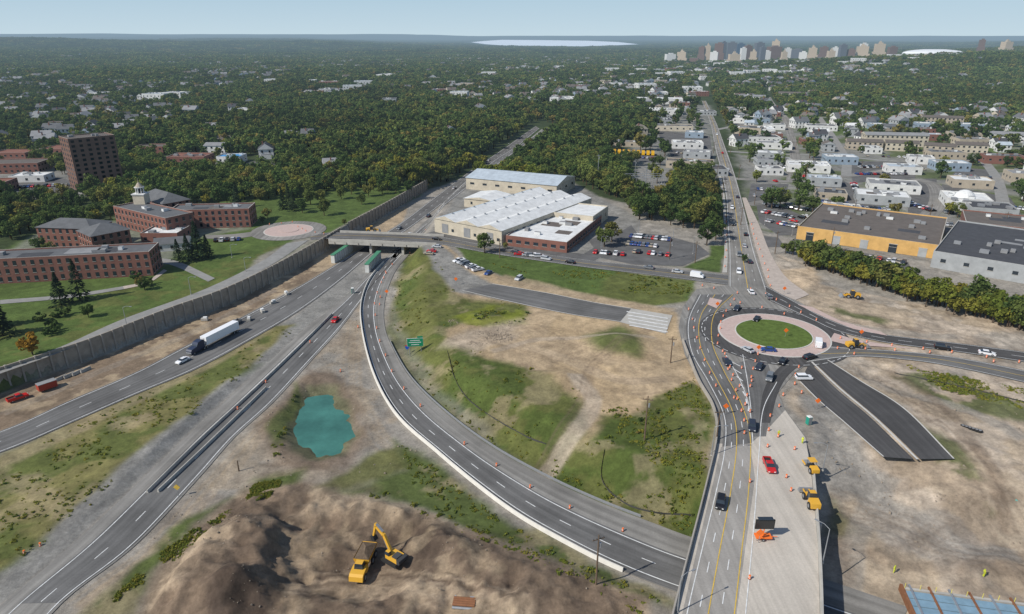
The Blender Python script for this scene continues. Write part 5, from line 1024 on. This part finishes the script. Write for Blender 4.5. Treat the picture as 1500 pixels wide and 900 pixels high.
mb=MB();mb.box((0,0,1.3),(5,2.3,2),paint('container_red',(.35,.05,.03),.6));mb.box((0,0,2.35),(5.1,2.4,.1),rgrey);
for k in range(10): mb.box((-2.3+k*.5,-1.17,1.3),(.1,.06,1.9),paint('container_red',(.45,.05,.03)))
wheels(mb,(-1.5,1.5),1.1,.4);p=G(70,570,0);mb.obj('site_trailer',(p[0],p[1],.1),.9)
for k in range(6):
    mb=MB();mb.cyl((0,0,.0),(0,0,.5),.6,.6,12,black);mb.cyl((0,0,.5),(0,0,.56),.35,.35,12,rgrey);p=G(1410+k*5,626+k*1.5,PL);mb.obj('tyre',(p[0],p[1],H1(*p)+.1))
for u,v in[(365,470),(400,445),(385,458),(420,432),(300,470)]:
    mb=MB();mb.box((0,0,.5),(2.4,1.2,.9),concrete);mb.box((.3,0,1.2),(1.4,1,.5),rwhite);p=G(u,v,0);mb.obj('concrete_block_stack',(p[0],p[1],.1),random.random()*3)
for u,v in[(1184,622),(517,430)]:
    mb=MB();mb.box((0,0,1.15),(1.1,1.1,2.2),paint('toilet_green',(.02,.25,.18)));mb.frus(-.6,.6,.6,2.25,-.4,.4,.4,2.45,whitew);mb.box((0,-.56,1.1),(.8,.05,1.9),rgrey);z=PL if u>900 else 0;p=G(u,v,z);mb.obj('portable_toilet',(p[0],p[1],z+.1),.3)
def worker(u,v,z,hd):
    me=bpy.data.meshes.new('worker');J=[(0,0,.95),(0,0,1.2),(0,0,1.42),(0,0,1.52),(0,0,1.68),(.09,0,.9),(.12,.05,.5),(.12,0,.06),(-.09,0,.9),(-.12,.1,.5),(-.12,-.05,.06),(.2,0,1.4),(.27,.05,1.13),(.24,.18,.92),(-.2,0,1.4),(-.27,.02,1.13),(-.25,.12,.9)]
    E=[(0,1),(1,2),(2,3),(3,4),(0,5),(5,6),(6,7),(0,8),(8,9),(9,10),(2,11),(11,12),(12,13),(2,14),(14,15),(15,16)]
    me.from_pydata(J,E,[]);p=G(u,v,z);zz=HT(*p) if z<PL else z
    o=put('worker',me,(p[0],p[1],zz+.1),hd,1.05);md=o.modifiers.new('s','SKIN')
    R=[.15,.17,.16,.06,.11,.1,.075,.06,.1,.075,.06,.08,.055,.045,.08,.055,.045]
    for i,r in enumerate(R): me.skin_vertices[0].data[i].radius=(r,r)
    me.skin_vertices[0].data[0].use_root=True
    me.materials.append(paint('hi_vis_vest',(.5,.55,.05)))
try:
    for u,v,z in[(1140,640,PL),(1175,650,PL),(1310,835,1),(1440,845,1)]: worker(u,v,z,random.random()*6)
except Exception as e: print('worker',e)
# ------------------------------------------------------------------ light, sky, camera
sd=Vector((-.74,-.42,0)).normalized();el=math.radians(42);S=Vector((sd.x*math.cos(el),sd.y*math.cos(el),math.sin(el)))
ld=bpy.data.lights.new('sun','SUN');ld.energy=4.5;ld.angle=math.radians(.5);ld.color=(1,.96,.89);lo=bpy.data.objects.new('sun',ld);lo.rotation_euler=(-S).to_track_quat('-Z','Y').to_euler();scene.collection.objects.link(lo)
w=bpy.data.worlds.new('World');scene.world=w;w.use_nodes=True;nt=w.node_tree;bg=nt.nodes['Background'];sk=nt.nodes.new('ShaderNodeTexSky');sk.sky_type='NISHITA';sk.sun_disc=False
sk.sun_elevation=el;sk.sun_rotation=math.atan2(S.x,S.y);sk.altitude=100;sk.dust_density=.6;sk.air_density=1.0;sk.ozone_density=2.0
tc=nt.nodes.new('ShaderNodeTexCoord');sp=nt.nodes.new('ShaderNodeSeparateXYZ');nt.links.new(tc.outputs['Generated'],sp.inputs[0])
rr=nt.nodes.new('ShaderNodeMapRange');rr.interpolation_type='SMOOTHSTEP';rr.inputs[1].default_value=-.01;rr.inputs[2].default_value=.30;nt.links.new(sp.outputs[2],rr.inputs[0])
hz=nt.nodes.new('ShaderNodeMapRange');hz.data_type='FLOAT_VECTOR'
hz.inputs[7].default_value=(0,0,0);hz.inputs[8].default_value=(.07,.07,.07);cbn=nt.nodes.new('ShaderNodeCombineXYZ')
for i in range(3): nt.links.new(sp.outputs[2],cbn.inputs[i])
nt.links.new(cbn.outputs[0],hz.inputs[6]);hz.inputs[9].default_value=(4.8,6.0,6.7);hz.inputs[10].default_value=(3.3,4.9,6.3)
mx=nt.nodes.new('ShaderNodeMix');mx.data_type='RGBA';nt.links.new(rr.outputs[0],mx.inputs[0]);nt.links.new(hz.outputs[1],mx.inputs[6]);nt.links.new(sk.outputs[0],mx.inputs[7])
nt.links.new(mx.outputs[2],bg.inputs[0]);bg.inputs[1].default_value=.115
cd=bpy.data.cameras.new('camera');cd.lens=24;cd.sensor_width=36;cd.clip_end=90000;cd.clip_start=1;co=bpy.data.objects.new('camera',cd);co.location=(0,0,CAMH);co.rotation_euler=(math.radians(90)-PITCH,0,0);scene.collection.objects.link(co);scene.camera=co
scene.view_settings.view_transform='Standard';scene.view_settings.look='None';scene.view_settings.exposure=0
